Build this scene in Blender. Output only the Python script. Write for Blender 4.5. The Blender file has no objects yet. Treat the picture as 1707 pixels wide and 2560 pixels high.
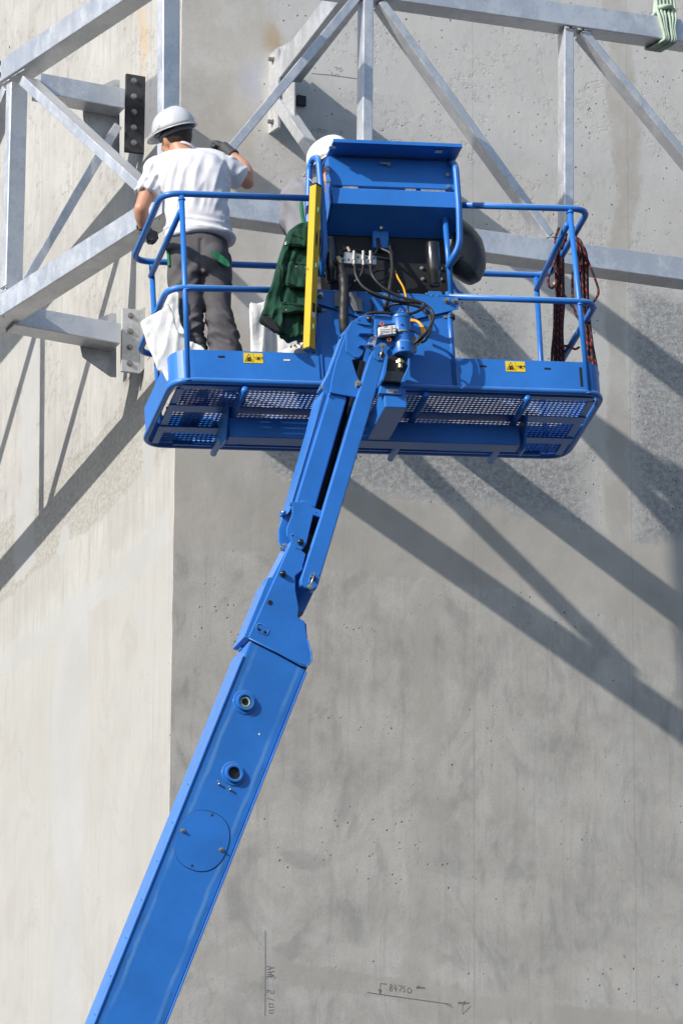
import bpy, bmesh, math, random
import numpy as np
from mathutils import Vector, Matrix, noise as mnoise
random.seed(7)
rad = math.radians
sc = bpy.context.scene
COL = sc.collection

# ------------------------------------------------------------------ camera
TH, ROLL, FPX = 0.35882, 0.005808, 16000.0
c0, s0 = math.cos(TH), math.sin(TH)
Fw = np.array([0, c0, s0]); U0 = np.array([0, -s0, c0]); X0 = np.array([1., 0, 0])
CX = math.cos(ROLL) * X0 + math.sin(ROLL) * U0
CU = math.cos(ROLL) * U0 - math.sin(ROLL) * X0
cd = bpy.data.cameras.new("camera"); cam = bpy.data.objects.new("camera", cd); COL.objects.link(cam)
cam.matrix_world = Matrix(((CX[0], CU[0], -Fw[0], 0), (CX[1], CU[1], -Fw[1], 0), (CX[2], CU[2], -Fw[2], 0), (0, 0, 0, 1)))
cd.sensor_fit = 'HORIZONTAL'; cd.sensor_width = 36.0; cd.lens = 36.0 * FPX / 1707.0
cd.clip_start = 1.0; cd.clip_end = 500.0
sc.camera = cam

# ------------------------------------------------------------------ light
SUNAZ, SUNEL = 0.722, 0.492
Ldir = np.array([math.cos(SUNAZ) * math.cos(SUNEL), math.sin(SUNAZ) * math.cos(SUNEL), -math.sin(SUNEL)])
w = bpy.data.worlds.new("World"); sc.world = w; w.use_nodes = True
nt = w.node_tree; nt.nodes.clear()
sky = nt.nodes.new("ShaderNodeTexSky"); sky.sky_type = 'NISHITA'; sky.sun_disc = False
sky.sun_elevation = SUNEL; sky.sun_rotation = math.atan2(-Ldir[0], -Ldir[1]); sky.air_density = 1.0; sky.dust_density = 1.0; sky.ozone_density = 1.3
bg = nt.nodes.new("ShaderNodeBackground"); bg.inputs[1].default_value = 0.15
wo = nt.nodes.new("ShaderNodeOutputWorld")
nt.links.new(sky.outputs[0], bg.inputs[0]); nt.links.new(bg.outputs[0], wo.inputs[0])
ld = bpy.data.lights.new("sun", 'SUN'); ld.energy = 4.0; ld.angle = rad(0.53); ld.color = (1.0, 0.955, 0.885)
lo = bpy.data.objects.new("sun", ld); COL.objects.link(lo)
lo.rotation_euler = Vector(Ldir).to_track_quat('-Z', 'Y').to_euler()
lo.location = (-20, 10, 40)
sc.view_settings.view_transform = 'Standard'; sc.view_settings.look = 'None'
sc.view_settings.exposure = 0.30; sc.view_settings.gamma = 1.0

# ------------------------------------------------------------------ frames
def V(a): return np.array(a, float)
def nrm(a):
    a = V(a); return a / np.linalg.norm(a)
def ray(px, py): return Fw + CX * (px - 853.5) / FPX + CU * (1280 - py) / FPX
def on(px, py, pl):                      # pixel ray meets the plane (point, normal)
    r = ray(px, py); p, n = pl
    return r * ((p @ n) / (r @ n))
def az(a): return V([math.cos(a), math.sin(a), 0])
Z = V([0, 0, 1])
FR, TL, TR, CXO, CYO = 0.4023, 0.173, -0.086, 0.6471, 1.4485
R = az(FR); A = az(FR + math.pi / 2)
Rt = az(FR + TR); At = az(FR + math.pi / 2 + TL)
Ncor = ray(413, 524); Ncor = Ncor * (34.1 / Ncor[1])
Ccor = Ncor + R * CXO + A * CYO
WR = (Ccor, -A); WL = (Ccor, -R)
nRt = V([Rt[1], -Rt[0], 0]); nLt = V([-At[1], At[0], 0])
PR = (Ncor, nRt); PL = (Ncor, nLt)
def wuz(px, py, left=False):
    P = on(px, py, WL if left else WR); d = P - Ccor
    return (-(d @ A) if left else d @ R, P[2])
# platform frame
BO = V([-0.92444148, 32.54145679, 12.97408841])
BM = np.array([[0.97556285, -0.20975237, -0.06542984], [0.21204505, 0.97679177, 0.03024442], [0.05756749, -0.04337941, 0.99739872]])
def B(u, v, z): return BO + BM @ V([u, v, z])
def Q(px, py, v=0.0):                    # pixel onto the platform-parallel plane at depth v
    return on(px, py, (B(0, v, 0), BM[:, 1]))
def QL(px, py, v=0.0): return BM.T @ (Q(px, py, v) - BO)
YM = 33.16
def F(px, py, dy=0.0):
    r = ray(px, py); return r * ((YM + dy) / r[1])

# ------------------------------------------------------------------ materials
class NT:
    def __init__(s, name):
        s.m = bpy.data.materials.new(name); s.m.use_nodes = True; s.t = s.m.node_tree
        s.b = s.t.nodes["Principled BSDF"]
    def n(s, ty, **k):
        o = s.t.nodes.new(ty)
        for a, v in k.items(): setattr(o, a, v)
        return o
    def put(s, sock, v):
        if isinstance(v, bpy.types.NodeSocket): s.t.links.new(v, sock)
        elif v is not None:
            if isinstance(v, tuple) and len(v) == 3 and sock.type == 'RGBA': v = (*v, 1)
            sock.default_value = v
    def math(s, op, a, b=None, c=None, clamp=False):
        o = s.n("ShaderNodeMath", operation=op); o.use_clamp = clamp
        s.put(o.inputs[0], a); s.put(o.inputs[1], b); s.put(o.inputs[2], c); return o.outputs[0]
    def vm(s, op, a, b):
        o = s.n("ShaderNodeVectorMath", operation=op); s.put(o.inputs[0], a); s.put(o.inputs[1], b); return o.outputs[0]
    def noise(s, vec, scale, detail=4, rough=.55, out=0):
        o = s.n("ShaderNodeTexNoise"); s.put(o.inputs['Vector'], vec); o.inputs['Scale'].default_value = scale
        o.inputs['Detail'].default_value = detail; o.inputs['Roughness'].default_value = rough; return o.outputs[out]
    def vor(s, vec, scale, out=0, feat='F1'):
        o = s.n("ShaderNodeTexVoronoi", feature=feat); s.put(o.inputs['Vector'], vec); o.inputs['Scale'].default_value = scale
        return o.outputs[out]
    def mix(s, f, a, b, mode='MIX'):
        o = s.n("ShaderNodeMix", data_type='RGBA', blend_type=mode); s.put(o.inputs[0], f); s.put(o.inputs[6], a); s.put(o.inputs[7], b)
        return o.outputs[2]
    def step(s, x, lo, hi, a=0., b=1.):
        o = s.n("ShaderNodeMapRange", interpolation_type='SMOOTHSTEP'); s.put(o.inputs[0], x)
        for i, v in enumerate((lo, hi, a, b)): s.put(o.inputs[i + 1], v)
        return o.outputs[0]
    def bump(s, h, strength, dist):
        o = s.n("ShaderNodeBump"); s.put(o.inputs['Height'], h); o.inputs['Strength'].default_value = strength
        o.inputs['Distance'].default_value = dist; s.t.links.new(o.outputs[0], s.b.inputs['Normal']); return o
    def scale(s, vec, v):
        o = s.n("ShaderNodeVectorMath", operation='MULTIPLY'); s.put(o.inputs[0], vec); o.inputs[1].default_value = v; return o.outputs[0]

def simple(name, col, rough=.5, metal=0., coat=0., var=.15, vscale=6., bump=0., bscale=60., bdist=.002, spec=.5):
    t = NT(name); co = t.n("ShaderNodeTexCoord").outputs['Object']
    nz = t.noise(co, vscale, 5); f = t.step(nz, .3, .7)
    c1 = tuple(x * (1 - var) for x in col); c2 = tuple(min(1, x * (1 + var)) for x in col)
    t.put(t.b.inputs['Base Color'], t.mix(f, c1, c2))
    t.put(t.b.inputs['Roughness'], t.step(nz, .2, .8, max(0, rough - .06), rough + .06))
    t.b.inputs['Metallic'].default_value = metal; t.b.inputs['Coat Weight'].default_value = coat
    t.b.inputs['Coat Roughness'].default_value = .15; t.b.inputs['Specular IOR Level'].default_value = spec
    if bump: t.bump(t.noise(co, bscale, 4), bump, bdist)
    return t.m

def mat_paint(name, col, scuff=.75, band=None):
    t = NT(name); co = t.n("ShaderNodeTexCoord").outputs['Object']
    nz = t.noise(co, 3.0, 6, .6); fine = t.noise(co, 38, 5, .65)
    c = t.mix(t.step(nz, .3, .72), tuple(x * .88 for x in col), tuple(min(1, x * 1.12) for x in col))
    if band:      # pale rubbed margins beside the edge welds of the boom
        p0, dr = band; o = t.n("ShaderNodeVectorMath", operation='DOT_PRODUCT'); t.put(o.inputs[0], t.vm('SUBTRACT', co, tuple(p0))); o.inputs[1].default_value = tuple(dr)
        sv = t.math('ADD', o.outputs['Value'], t.math('MULTIPLY', t.math('SUBTRACT', t.noise(co, 5, 3), .5), .10))
        for cs, ws in ((.135, .05), (.86, .05)):
            k = t.step(t.math('ABSOLUTE', t.math('SUBTRACT', sv, cs)), ws, .0)
            c = t.mix(t.math('MULTIPLY', k, t.step(t.noise(co, 2.4, 3), .36, .6, .1, .5)), c, (.17, .36, .62))
        for cs, ws in ((.08, .03), (.93, .035)):
            k = t.step(t.math('ABSOLUTE', t.math('SUBTRACT', sv, cs)), ws, ws * .5)
            g = t.step(t.noise(t.scale(co, (60, 60, 60)), 1.6, 3, .7), .35, .6, .4, 1.)
            c = t.mix(t.math('MULTIPLY', t.math('MULTIPLY', k, g), t.step(t.noise(t.scale(co, (1, 1, 1)), 3.1, 3), .47, .56, 0., .5)), c, (.03, .10, .19))
    # pale rubbed marks and dust
    sm = t.noise(t.scale(co, (30, 30, 4)), 2.2, 4, .7)
    mk = t.math('MULTIPLY', t.step(sm, .68, .76), t.step(nz, .5, .62))
    c = t.mix(t.math('MULTIPLY', mk, scuff * .55), c, (.22, .33, .5))
    dirt = t.math('MULTIPLY', t.step(fine, .62, .8), .35 * scuff)
    c = t.mix(dirt, c, (.03, .05, .09))
    t.put(t.b.inputs['Base Color'], c)
    t.put(t.b.inputs['Roughness'], t.step(nz, .25, .75, .30, .46))
    t.b.inputs['Coat Weight'].default_value = .12; t.b.inputs['Coat Roughness'].default_value = .28; t.b.inputs['Specular IOR Level'].default_value = .4
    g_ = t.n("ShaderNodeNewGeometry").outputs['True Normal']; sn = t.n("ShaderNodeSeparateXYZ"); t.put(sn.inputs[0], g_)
    dust_glare = t.math('MULTIPLY', t.step(sn.outputs[2], .12, .8), t.step(t.noise(co, 14, 5, .6),   .3, .65, .5, .8))   # pale dust, also painted sun and sky glare, on upward faces
    t.put(t.b.inputs['Base Color'], t.mix(dust_glare, c, (.30, .40, .52)))
    t.bump(t.noise(co, 9, 3), .10, .003)
    return t.m

def mat_galv(name, a, b, rough=.42, metal=.45):
    t = NT(name); co = t.n("ShaderNodeTexCoord").outputs['Object']
    big = t.noise(co, 2.6, 5, .6); mid = t.noise(t.scale(co, (1, 1, .55)), 11, 6, .68)
    sp = t.vor(co, 55, 1)
    bw = t.n("ShaderNodeRGBToBW"); t.put(bw.inputs[0], sp)
    f = t.math('ADD', t.math('MULTIPLY', big, .5), t.math('ADD', t.math('MULTIPLY', mid, .42), t.math('MULTIPLY', bw.outputs[0], .10)))
    c = t.mix(t.step(f, .43, .60), a, b)
    st = t.step(t.noise(t.scale(co, (14, 14, 1.1)), 2.2, 4, .7), .60, .74)
    c = t.mix(t.math('MULTIPLY', st, .25), c, (.78, .79, .81))
    sta = t.math('MULTIPLY', t.step(t.noise(co, 4.1, 5, .7), .66, .74), .4)
    c = t.mix(sta, c, (.44, .38, .30))
    t.put(t.b.inputs['Base Color'], c)
    t.put(t.b.inputs['Roughness'], t.step(mid, .3, .7, rough - .1, rough + .13))
    t.b.inputs['Metallic'].default_value = metal
    t.bump(t.noise(co, 26, 4), .12, .002)
    return t.m

def mat_concrete():
    t = NT("concrete"); uv = t.n("ShaderNodeTexCoord").outputs['UV']
    wob = t.noise(uv, 5.5, 6, .68, out=1)
    wob2 = t.vm('SUBTRACT', wob, (.5, .5, .5))
    big = t.vm('SUBTRACT', t.noise(uv, .8, 3, .5, out=1), (.5, .5, .5))
    p = t.vm('ADD', uv, t.vm('ADD', t.scale(wob2, (.16, .16, 0)), t.scale(big, (.5, .35, 0))))
    sx = t.n("ShaderNodeSeparateXYZ"); t.put(sx.inputs[0], p)
    sr = t.n("ShaderNodeSeparateXYZ"); t.put(sr.inputs[0], uv)
    us = sr.outputs[0]
    def box(cu, cz, hu, hz, soft=.03):
        a = t.math('SUBTRACT', hu, t.math('ABSOLUTE', t.math('SUBTRACT', sx.outputs[0], cu)))
        b = t.math('SUBTRACT', hz, t.math('ABSOLUTE', t.math('SUBTRACT', sx.outputs[1], cz)))
        return t.step(t.math('MINIMUM', a, b), -soft * .5, soft)
    def pbox(x0, y0, x1, y1, left=False, soft=.03):   # strip between two picture points, in wall metres
        a = wuz(x0, y0, left); b = wuz(x1, y1, left)
        return box((a[0] + b[0]) / 2, (a[1] + b[1]) / 2, abs(a[0] - b[0]) / 2, abs(a[1] - b[1]) / 2, soft)
    def mx(l):
        o = l[0]
        for k in l[1:]: o = t.math('MAXIMUM', o, k)
        return o
    isL = t.step(us, .004, -.004)
    isR = t.math('SUBTRACT', 1., isL)
    # right wall: filled joints, smoothed
    RS = mx([pbox(1510, -400, 1588, 1400), box(wuz(1000, 1400)[0] + 1, wuz(1100, 1370)[1], 9, .27), t.math('MULTIPLY', pbox(1030, 1450, 1105, 2900, soft=.05), t.step(t.noise(t.scale(uv, (3, .9, 1)), 1.7, 4), .38, .56, .5, 1.)),
             box(wuz(1000, 2400)[0], wuz(1000, 2478)[1], 9, .075, .02), pbox(437, -300, 665, 1250, soft=.1)])
    def spot(px, py, r, left=False):
        a = wuz(px, py, left); d = t.vm('SUBTRACT', p, (a[0], a[1], 0)); o = t.n("ShaderNodeVectorMath", operation='LENGTH')
        t.put(o.inputs[0], d); return t.step(o.outputs['Value'], r, r * .72)
    RS = mx([RS, t.math('MULTIPLY', mx([spot(1309, 1746, .13), spot(960, 2300, .15), spot(1335, 2360, .14), spot(1650, 1640, .13), spot(640, 1480, .09)]), .45)])
    def bnd(px, py, hz, left):
        return box((-7 if left else 8), wuz(px, py, left)[1], 9, hz)
    LS = mx([box(-6, wuz(230, 1475, True)[1], 5.99, .10), pbox(150, 1500, 195, 2900, True), pbox(60, 700, 88, 1400, True, .02),
             spot(160, 1340, .12, True), spot(355, 1520, .10, True), pbox(355, 1110, 385, 1200, True, .02)])
    S = t.math('ADD', t.math('MULTIPLY', RS, isR), t.math('MULTIPLY', LS, isL), clamp=True)
    # gritty exposed zones
    RG = mx([pbox(560, 990, 1490, 1330, soft=.15), pbox(1580, 720, 1800, 1380, soft=.12), pbox(1120, 730, 1300, 1000, soft=.15)])
    LG = t.math('MULTIPLY', box(-6, wuz(120, 1290, True)[1] + .02, 5.97, .30, .03), isL)
    G = t.math('MULTIPLY', t.math('MAXIMUM', t.math('MULTIPLY', RG, isR), t.math('MULTIPLY', LG, .8)), t.math('SUBTRACT', 1., S), clamp=True)
    n1 = t.noise(uv, 1.7, 7, .62); n2 = t.noise(uv, 9, 7, .65); n3 = t.noise(uv, 55, 4, .7)
    stv = t.noise(t.scale(uv, (16, .9, 1)), 1.6, 5, .65)
    stf = t.noise(t.scale(uv, (60, 1.2, 1)), 1.5, 3, .6)
    # right wall colour
    base = t.mix(t.step(n1, .33, .68), (.450, .420, .375), (.605, .568, .510))
    base = t.mix(t.math('MULTIPLY', t.step(n2, .35, .7), .38), base, (.63, .60, .55))
    base = t.mix(t.math('MULTIPLY', t.step(stv, .5, .72), .30), base, (.30, .295, .28))
    sw = t.n("ShaderNodeTexNoise"); t.put(sw.inputs['Vector'], t.scale(uv, (1.6, .8, 1))); sw.inputs['Scale'].default_value = 1.6; sw.inputs['Detail'].default_value = 7; sw.inputs['Distortion'].default_value = 2.2; sw.inputs['Roughness'].default_value = .6
    swf = sw.outputs[0]
    base = t.mix(t.math('MULTIPLY', t.step(swf, .50, .66), .42), base, (.30, .29, .275))
    base = t.mix(t.math('MULTIPLY', t.step(swf, .46, .34), .30), base, (.69, .66, .61))
    drip = t.step(t.noise(t.scale(uv, (7, .35, 1)), 2.0, 5, .7), .54, .66)
    base = t.mix(t.math('MULTIPLY', drip, .22), base, (.62, .62, .61))
    fine2 = t.noise(uv, 85, 3, .8)
    base = t.mix(t.math('MULTIPLY', t.step(fine2, .5, .68), .34), base, (.26, .26, .25))
    # upper right zone is a lighter cleaner grey
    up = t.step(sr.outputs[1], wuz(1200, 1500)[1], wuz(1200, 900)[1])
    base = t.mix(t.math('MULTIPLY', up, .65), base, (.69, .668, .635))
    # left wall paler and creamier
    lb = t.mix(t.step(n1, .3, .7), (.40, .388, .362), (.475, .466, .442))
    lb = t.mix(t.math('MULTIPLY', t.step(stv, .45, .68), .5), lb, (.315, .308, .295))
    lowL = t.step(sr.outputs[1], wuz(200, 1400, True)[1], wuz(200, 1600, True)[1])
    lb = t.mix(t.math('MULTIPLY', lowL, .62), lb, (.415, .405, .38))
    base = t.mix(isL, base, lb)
    crk = t.n("ShaderNodeTexVoronoi", feature='DISTANCE_TO_EDGE'); t.put(crk.inputs['Vector'], t.vm('ADD', t.scale(uv, (1, .45, 1)), t.scale(wob2, (.22, .22, 0)))); crk.inputs['Scale'].default_value = 1.5
    cf = t.math('MULTIPLY', t.step(crk.outputs[0], .010, .001), t.step(t.noise(uv, .9, 2), .50, .62))
    base = t.mix(t.math('MULTIPLY', cf, .16), base, (.2, .195, .185))
    base = t.mix(t.math('MULTIPLY', t.math('MULTIPLY', t.step(swf, .50, .62), isL), .34), base, (.36, .345, .32))
    # plaster
    pr = t.mix(t.step(t.noise(uv, 1.3, 3), .35, .65), (.455, .422, .370), (.53, .492, .435))
    plf = t.mix(t.step(t.noise(uv, 1.3, 3), .35, .65), (.40, .40, .39), (.44, .44, .435))
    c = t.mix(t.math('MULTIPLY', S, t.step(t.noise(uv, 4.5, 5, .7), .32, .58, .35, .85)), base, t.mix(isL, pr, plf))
    # grit
    gf = t.step(t.math('ADD', t.math('MULTIPLY', t.noise(uv, 28, 6, .75), .7), t.math('MULTIPLY', n3, .3)), .40, .62)
    gc = t.mix(gf, t.mix(isL, (.26, .255, .245), (.27, .255, .225)), t.mix(isL, (.50, .50, .50), (.46, .445, .405)))
    c = t.mix(t.math('MULTIPLY', G, .82), c, gc)
    # fine salt and pepper
    c = t.mix(t.math('MULTIPLY', t.step(n3, .62, .78), .22), c, (.2, .195, .18))
    c = t.mix(t.math('MULTIPLY', t.step(stf, .60, .74), t.math('MULTIPLY', t.step(n1, .42, .62), .26)), c, t.mix(isL, (.42, .37, .24), (.48, .43, .29)))
    # pits
    rnd = t.vm('ADD', uv, t.scale(t.vm('SUBTRACT', t.noise(uv, 40, 2, out=1), (.5, .5, .5)), (.02, .02, 0)))
    v1 = t.vor(rnd, 21); pr1 = t.step(v1, .13, .07); pz = t.step(t.math('ADD', t.noise(uv, 1.7, 4), t.math('MULTIPLY', up, .09)), .52, .60)
    v2 = t.vor(rnd, 6.5); pr2 = t.math('MULTIPLY', t.step(v2, .050, .030), t.step(n1, .48, .56))
    pit = t.math('MAXIMUM', t.math('MULTIPLY', pr1, pz), pr2)
    pit = t.math('MULTIPLY', pit, t.math('SUBTRACT', 1., t.math('MULTIPLY', S, .93)))
    pit = t.math('MULTIPLY', pit, t.step(us, -.1, .1, .35, 1.))
    c = t.mix(t.math('MULTIPLY', pit, .85), c, (.075, .07, .065))
    # rust blooms under the embedded plates
    def stain(px, py, rx, rz, left):
        a = wuz(px, py, left); d = t.scale(t.vm('SUBTRACT', p, (a[0], a[1], 0)), (1 / rx, 1 / rz, 0)); o = t.n("ShaderNodeVectorMath", operation='LENGTH')
        t.put(o.inputs[0], d); return t.step(o.outputs['Value'], 1., .1)
    c = t.mix(t.math('MULTIPLY', stain(688, 105, .13, .2, False), .75), c, (.50, .36, .20))
    c = t.mix(t.math('MULTIPLY', stain(360, 90, .09, .45, True), .5), c, (.5, .34, .18))
    # bluish fresh render beside the plates
    for (x, y, rx, rz, lf) in ((640, 215, .17, .17, False), (648, 800, .2, .22, False)):
        c = t.mix(t.math('MULTIPLY', stain(x, y, rx, rz * 1.5, lf), .75), c, (.46, .48, .54))
    a = wuz(372, 240, True); c = t.mix(box(a[0] + .06, a[1] - .08, .15, .20, .02), c, (.22, .225, .24))  # dark grey block on the corner side of the upper left plate
    # hairline seams
    seam = mx([t.step(t.math('ABSOLUTE', t.math('SUBTRACT', t.math('ADD', us, t.math('MULTIPLY', t.math('SUBTRACT', n2, .5), .01)), wuz(x, y, lf)[0])), .005, .001)
               for x, y, lf in ((1183, 1200, False), (1586, 2000, False), (385, 1600, True))])
    c = t.mix(t.math('MULTIPLY', seam, .25), c, (.2, .19, .17))
    t.put(t.b.inputs['Base Color'], c)
    t.b.inputs['Roughness'].default_value = .88; t.b.inputs['Specular IOR Level'].default_value = .25
    h = t.math('SUBTRACT', t.math('ADD', t.math('MULTIPLY', n2, .35), t.math('MULTIPLY', n1, .6)), t.math('MULTIPLY', pit, .9))
    gh = t.math('MULTIPLY', t.math('MULTIPLY', t.noise(uv, 30, 6, .75), 1.1), G)
    chip = t.math('MULTIPLY', t.math('MULTIPLY', t.step(t.noise(uv, 15, 6, .75), .53, .62), up), t.math('SUBTRACT', 1., S))
    chip = t.math('MULTIPLY', chip, t.step(t.noise(uv, 1.9, 2), .46, .58))
    h = t.math('ADD', h, t.math('SUBTRACT', gh, t.math('MULTIPLY', chip, .5)))
    h = t.math('ADD', h, t.math('MULTIPLY', S, .07))
    t.bump(t.math('ADD', h, t.math('MULTIPLY', fine2, .10)), .6, .010)
    return t.m

M = {}
M['concrete'] = mat_concrete()
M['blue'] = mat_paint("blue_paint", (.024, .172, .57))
M['galv'] = mat_galv("galvanised_steel", (.52, .535, .56), (.655, .665, .685), .42, .55)
M['galvp'] = mat_galv("galvanised_plate", (.40, .41, .42), (.55, .56, .57), .5, .3)
M['plate'] = simple("black_primed_plate", (.035, .037, .042), .55, .2, 0, .6, 7, .3)
M['bolt'] = simple("zinc_bolt", (.26, .255, .25), .55, .55)
M['brass'] = simple("yellow_zinc_bolt", (.50, .42, .27), .35, .8)
M['black'] = simple("black_metal", (.012, .012, .014), .26, 0, .6)
M['rubber'] = simple("black_rubber", (.018, .017, .017), .5, 0, 0, .3, 20)
M['dark'] = simple("dark_panel", (.010, .010, .013), .6)
M['silver'] = simple("bright_aluminium", (.46, .455, .45), .35, .6, 0, .25, 20, .2)
M['yellowhose'] = simple("yellow_cable", (.75, .36, .01), .45)
M['yellow'] = simple("yellow_level_paint", (.66, .41, .025), .62, 0, 0, .04, 6, 0, 60, .002, .25)
M['sticker'] = simple("yellow_sticker", (.82, .58, .03), .5, 0, 0, .03)
M['ink'] = simple("black_ink", (.012, .012, .012), .6)
M['paper'] = simple("white_label", (.72, .72, .70), .5, 0, 0, .05)
M['skin'] = simple("skin", (.50, .25, .155), .48, 0, 0, .10, 9, .15, 90)
M['hair'] = simple("dark_brown_hair", (.030, .018, .012), .6, 0, 0, .4, 60, .6, 180)
M['shirt'] = simple("white_cotton", (.68, .68, .715), .85, 0, 0, .02, 5, .25, 240, .001, .2)
M['greyshirt'] = simple("grey_cotton", (.24, .24, .26), .85, 0, 0, .08, 12, .25, 200, .001, .2)
M['trouser'] = simple("grey_work_cloth", (.098, .093, .100), .82, 0, 0, .14, 5, .35, 220, .001, .25)
M['greenc'] = simple("green_work_cloth", (.012, .056, .034), .8, 0, 0, .16, 7, .4, 130, .002, .25)
M['greenb'] = simple("green_trim_cloth", (.01, .16, .07), .8, 0, 0, .1)
M['glove'] = simple("grey_glove", (.060, .056, .058), .7, 0, 0, .15, 20, .3, 120)
M['helmet'] = simple("silver_white_helmet_shell", (.56, .575, .60), .3, 0, .4, .02)
M['helmetw'] = simple("bright_white_helmet", (.82, .82, .81), .35, 0, .2, .02)
M['pad'] = simple("grey_helmet_padding", (.14, .145, .17), .9, 0, 0, .2, 30)
M['sack'] = simple("white_woven_plastic", (.74, .735, .71), .6, 0, 0, .10, 8, .5, 34, .006, .35)
M['sling'] = simple("pale_green_webbing", (.40, .49, .39), .85, 0, 0, .18, 14, .4, 160)
M['ground'] = simple("site_ground", (.032, .031, .030), .95, 0, 0, .2, .6, .4, 8)
M['weldm'] = simple('galvanised_weld', (.40, .42, .44), .5, .3, 0, .3, 40, .5, 60)
M['seam'] = simple("dark_seam", (.005, .02, .06), .6)
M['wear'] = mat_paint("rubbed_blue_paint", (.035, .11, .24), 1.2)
def mat_glass():
    t = NT("vial_liquid"); t.b.inputs['Base Color'].default_value = (.55, .75, .35, 1); t.b.inputs['Roughness'].default_value = .05
    t.b.inputs['Transmission Weight'].default_value = .7; return t.m
M['vial'] = mat_glass()
def mat_rope():
    t = NT("black_red_rope"); co = t.n("ShaderNodeTexCoord").outputs['Object']
    nz = t.noise(co, 20, 2); sx = t.n("ShaderNodeSeparateXYZ"); t.put(sx.inputs[0], co)
    a = t.math('SINE', t.math('ADD', t.math('MULTIPLY', sx.outputs[2], 150.), t.math('MULTIPLY', sx.outputs[0], 210.)))
    b = t.math('SINE', t.math('ADD', t.math('MULTIPLY', sx.outputs[0], 330.), t.math('MULTIPLY', nz, 14.)))
    f = t.math('MULTIPLY', t.step(a, .25, .55), t.step(b, .0, .4))
    t.put(t.b.inputs['Base Color'], t.mix(f, (.012, .012, .014), (.42, .022, .018)))
    t.b.inputs['Roughness'].default_value = .8
    t.bump(t.math('SINE', t.math('MULTIPLY', sx.outputs[2], 700.)), .4, .002)
    return t.m
M['rope'] = mat_rope()
def mat_mask():
    t = NT("scuffed_black_shell"); co = t.n("ShaderNodeTexCoord").outputs['Object']
    sc_ = t.step(t.noise(t.scale(co, (20, 20, 4)), 2.5, 5, .7), .58, .72)
    low = t.noise(co, 5, 4)
    c = t.mix(t.math('MULTIPLY', sc_, .45), (.016, .015, .017), (.13, .115, .10))
    t.put(t.b.inputs['Base Color'], c); t.put(t.b.inputs['Roughness'], t.step(low, .3, .7, .32, .55)); return t.m
M['mask'] = mat_mask()

# ------------------------------------------------------------------ mesh helpers
def join(*ms):
    vs, fs = [], []
    for m in ms:
        o = len(vs); vs += [tuple(v) for v in m[0]]; fs += [tuple(i + o for i in f) for f in m[1]]
    return vs, fs
def boxm(c, ax, ay, az_, hx, hy, hz):
    c = V(c); ax, ay, az_ = nrm(ax) * hx, nrm(ay) * hy, nrm(az_) * hz
    v = [c + i * ax + j * ay + k * az_ for i in (-1, 1) for j in (-1, 1) for k in (-1, 1)]
    return v, [(0, 1, 3, 2), (4, 6, 7, 5), (0, 4, 5, 1), (2, 3, 7, 6), (0, 2, 6, 4), (1, 5, 7, 3)]
def bbox(u0, u1, v0, v1, z0, z1):        # box in the platform frame
    return boxm(B((u0 + u1) / 2, (v0 + v1) / 2, (z0 + z1) / 2), BM[:, 0], BM[:, 1], BM[:, 2], abs(u1 - u0) / 2, abs(v1 - v0) / 2, abs(z1 - z0) / 2)
def prism(poly, ext):
    n = len(poly); e = V(ext); v = [V(p) for p in poly] + [V(p) + e for p in poly]
    f = [tuple(range(n)), tuple(range(2 * n - 1, n - 1, -1))] + [(i, i + n, (i + 1) % n + n, (i + 1) % n) for i in range(n)]
    return v, f
def frame(d):
    d = nrm(d); a = V([0, 0, 1]) if abs(d[2]) < .9 else V([1, 0, 0])
    x = nrm(np.cross(a, d)); return x, np.cross(d, x)
def fillet(pts, r, n=6):
    pts = [V(p) for p in pts]; out = [pts[0]]
    for i in range(1, len(pts) - 1):
        a, b, c = pts[i - 1], pts[i], pts[i + 1]; rr = min(r, np.linalg.norm(a - b) * .49, np.linalg.norm(c - b) * .49)
        p, q = b + nrm(a - b) * rr, b + nrm(c - b) * rr
        for k in range(n + 1):
            t = k / n; out.append((1 - t) ** 2 * p + 2 * t * (1 - t) * b + t * t * q)
    out.append(pts[-1]); return out
def spline(pts, n=8):
    P = [V(p) for p in pts]; P = [2 * P[0] - P[1]] + P + [2 * P[-1] - P[-2]]; out = []
    for i in range(1, len(P) - 2):
        a, b, c, d = P[i - 1:i + 3]
        for k in range(n):
            t = k / n; out.append(.5 * (2 * b + (c - a) * t + (2 * a - 5 * b + 4 * c - d) * t * t + (3 * b - a - 3 * c + d) * t ** 3))
    out.append(P[-2]); return out
def tube(pts, r, n=12, closed=False, flat=1.0, axis=None):
    pts = [V(p) for p in pts]; m = len(pts); rs = r if hasattr(r, '__len__') else [r] * m
    v, f = [], []; x = None
    for i, p in enumerate(pts):
        if closed: d = pts[(i + 1) % m] - pts[i - 1]
        else: d = pts[min(i + 1, m - 1)] - pts[max(i - 1, 0)]
        d = nrm(d)
        if x is None: x = (frame(d)[0] if axis is None else nrm(V(axis) - d * (V(axis) @ d)))
        x = nrm(x - d * (x @ d)); y = np.cross(d, x)
        for k in range(n):
            t = 2 * math.pi * k / n; v.append(p + rs[i] * (x * math.cos(t) + y * math.sin(t) * flat))
    for i in range(m if closed else m - 1):
        for k in range(n):
            a = i * n + k; b = i * n + (k + 1) % n; j = ((i + 1) % m) * n
            f.append((a, b, j + (k + 1) % n, j + k))
    if not closed: f += [tuple(range(n))[::-1], tuple(range((m - 1) * n, m * n))]
    return v, f
def cyl(a, b, r, n=20, r2=None): return tube([a, b], [r, r if r2 is None else r2], n)
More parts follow.
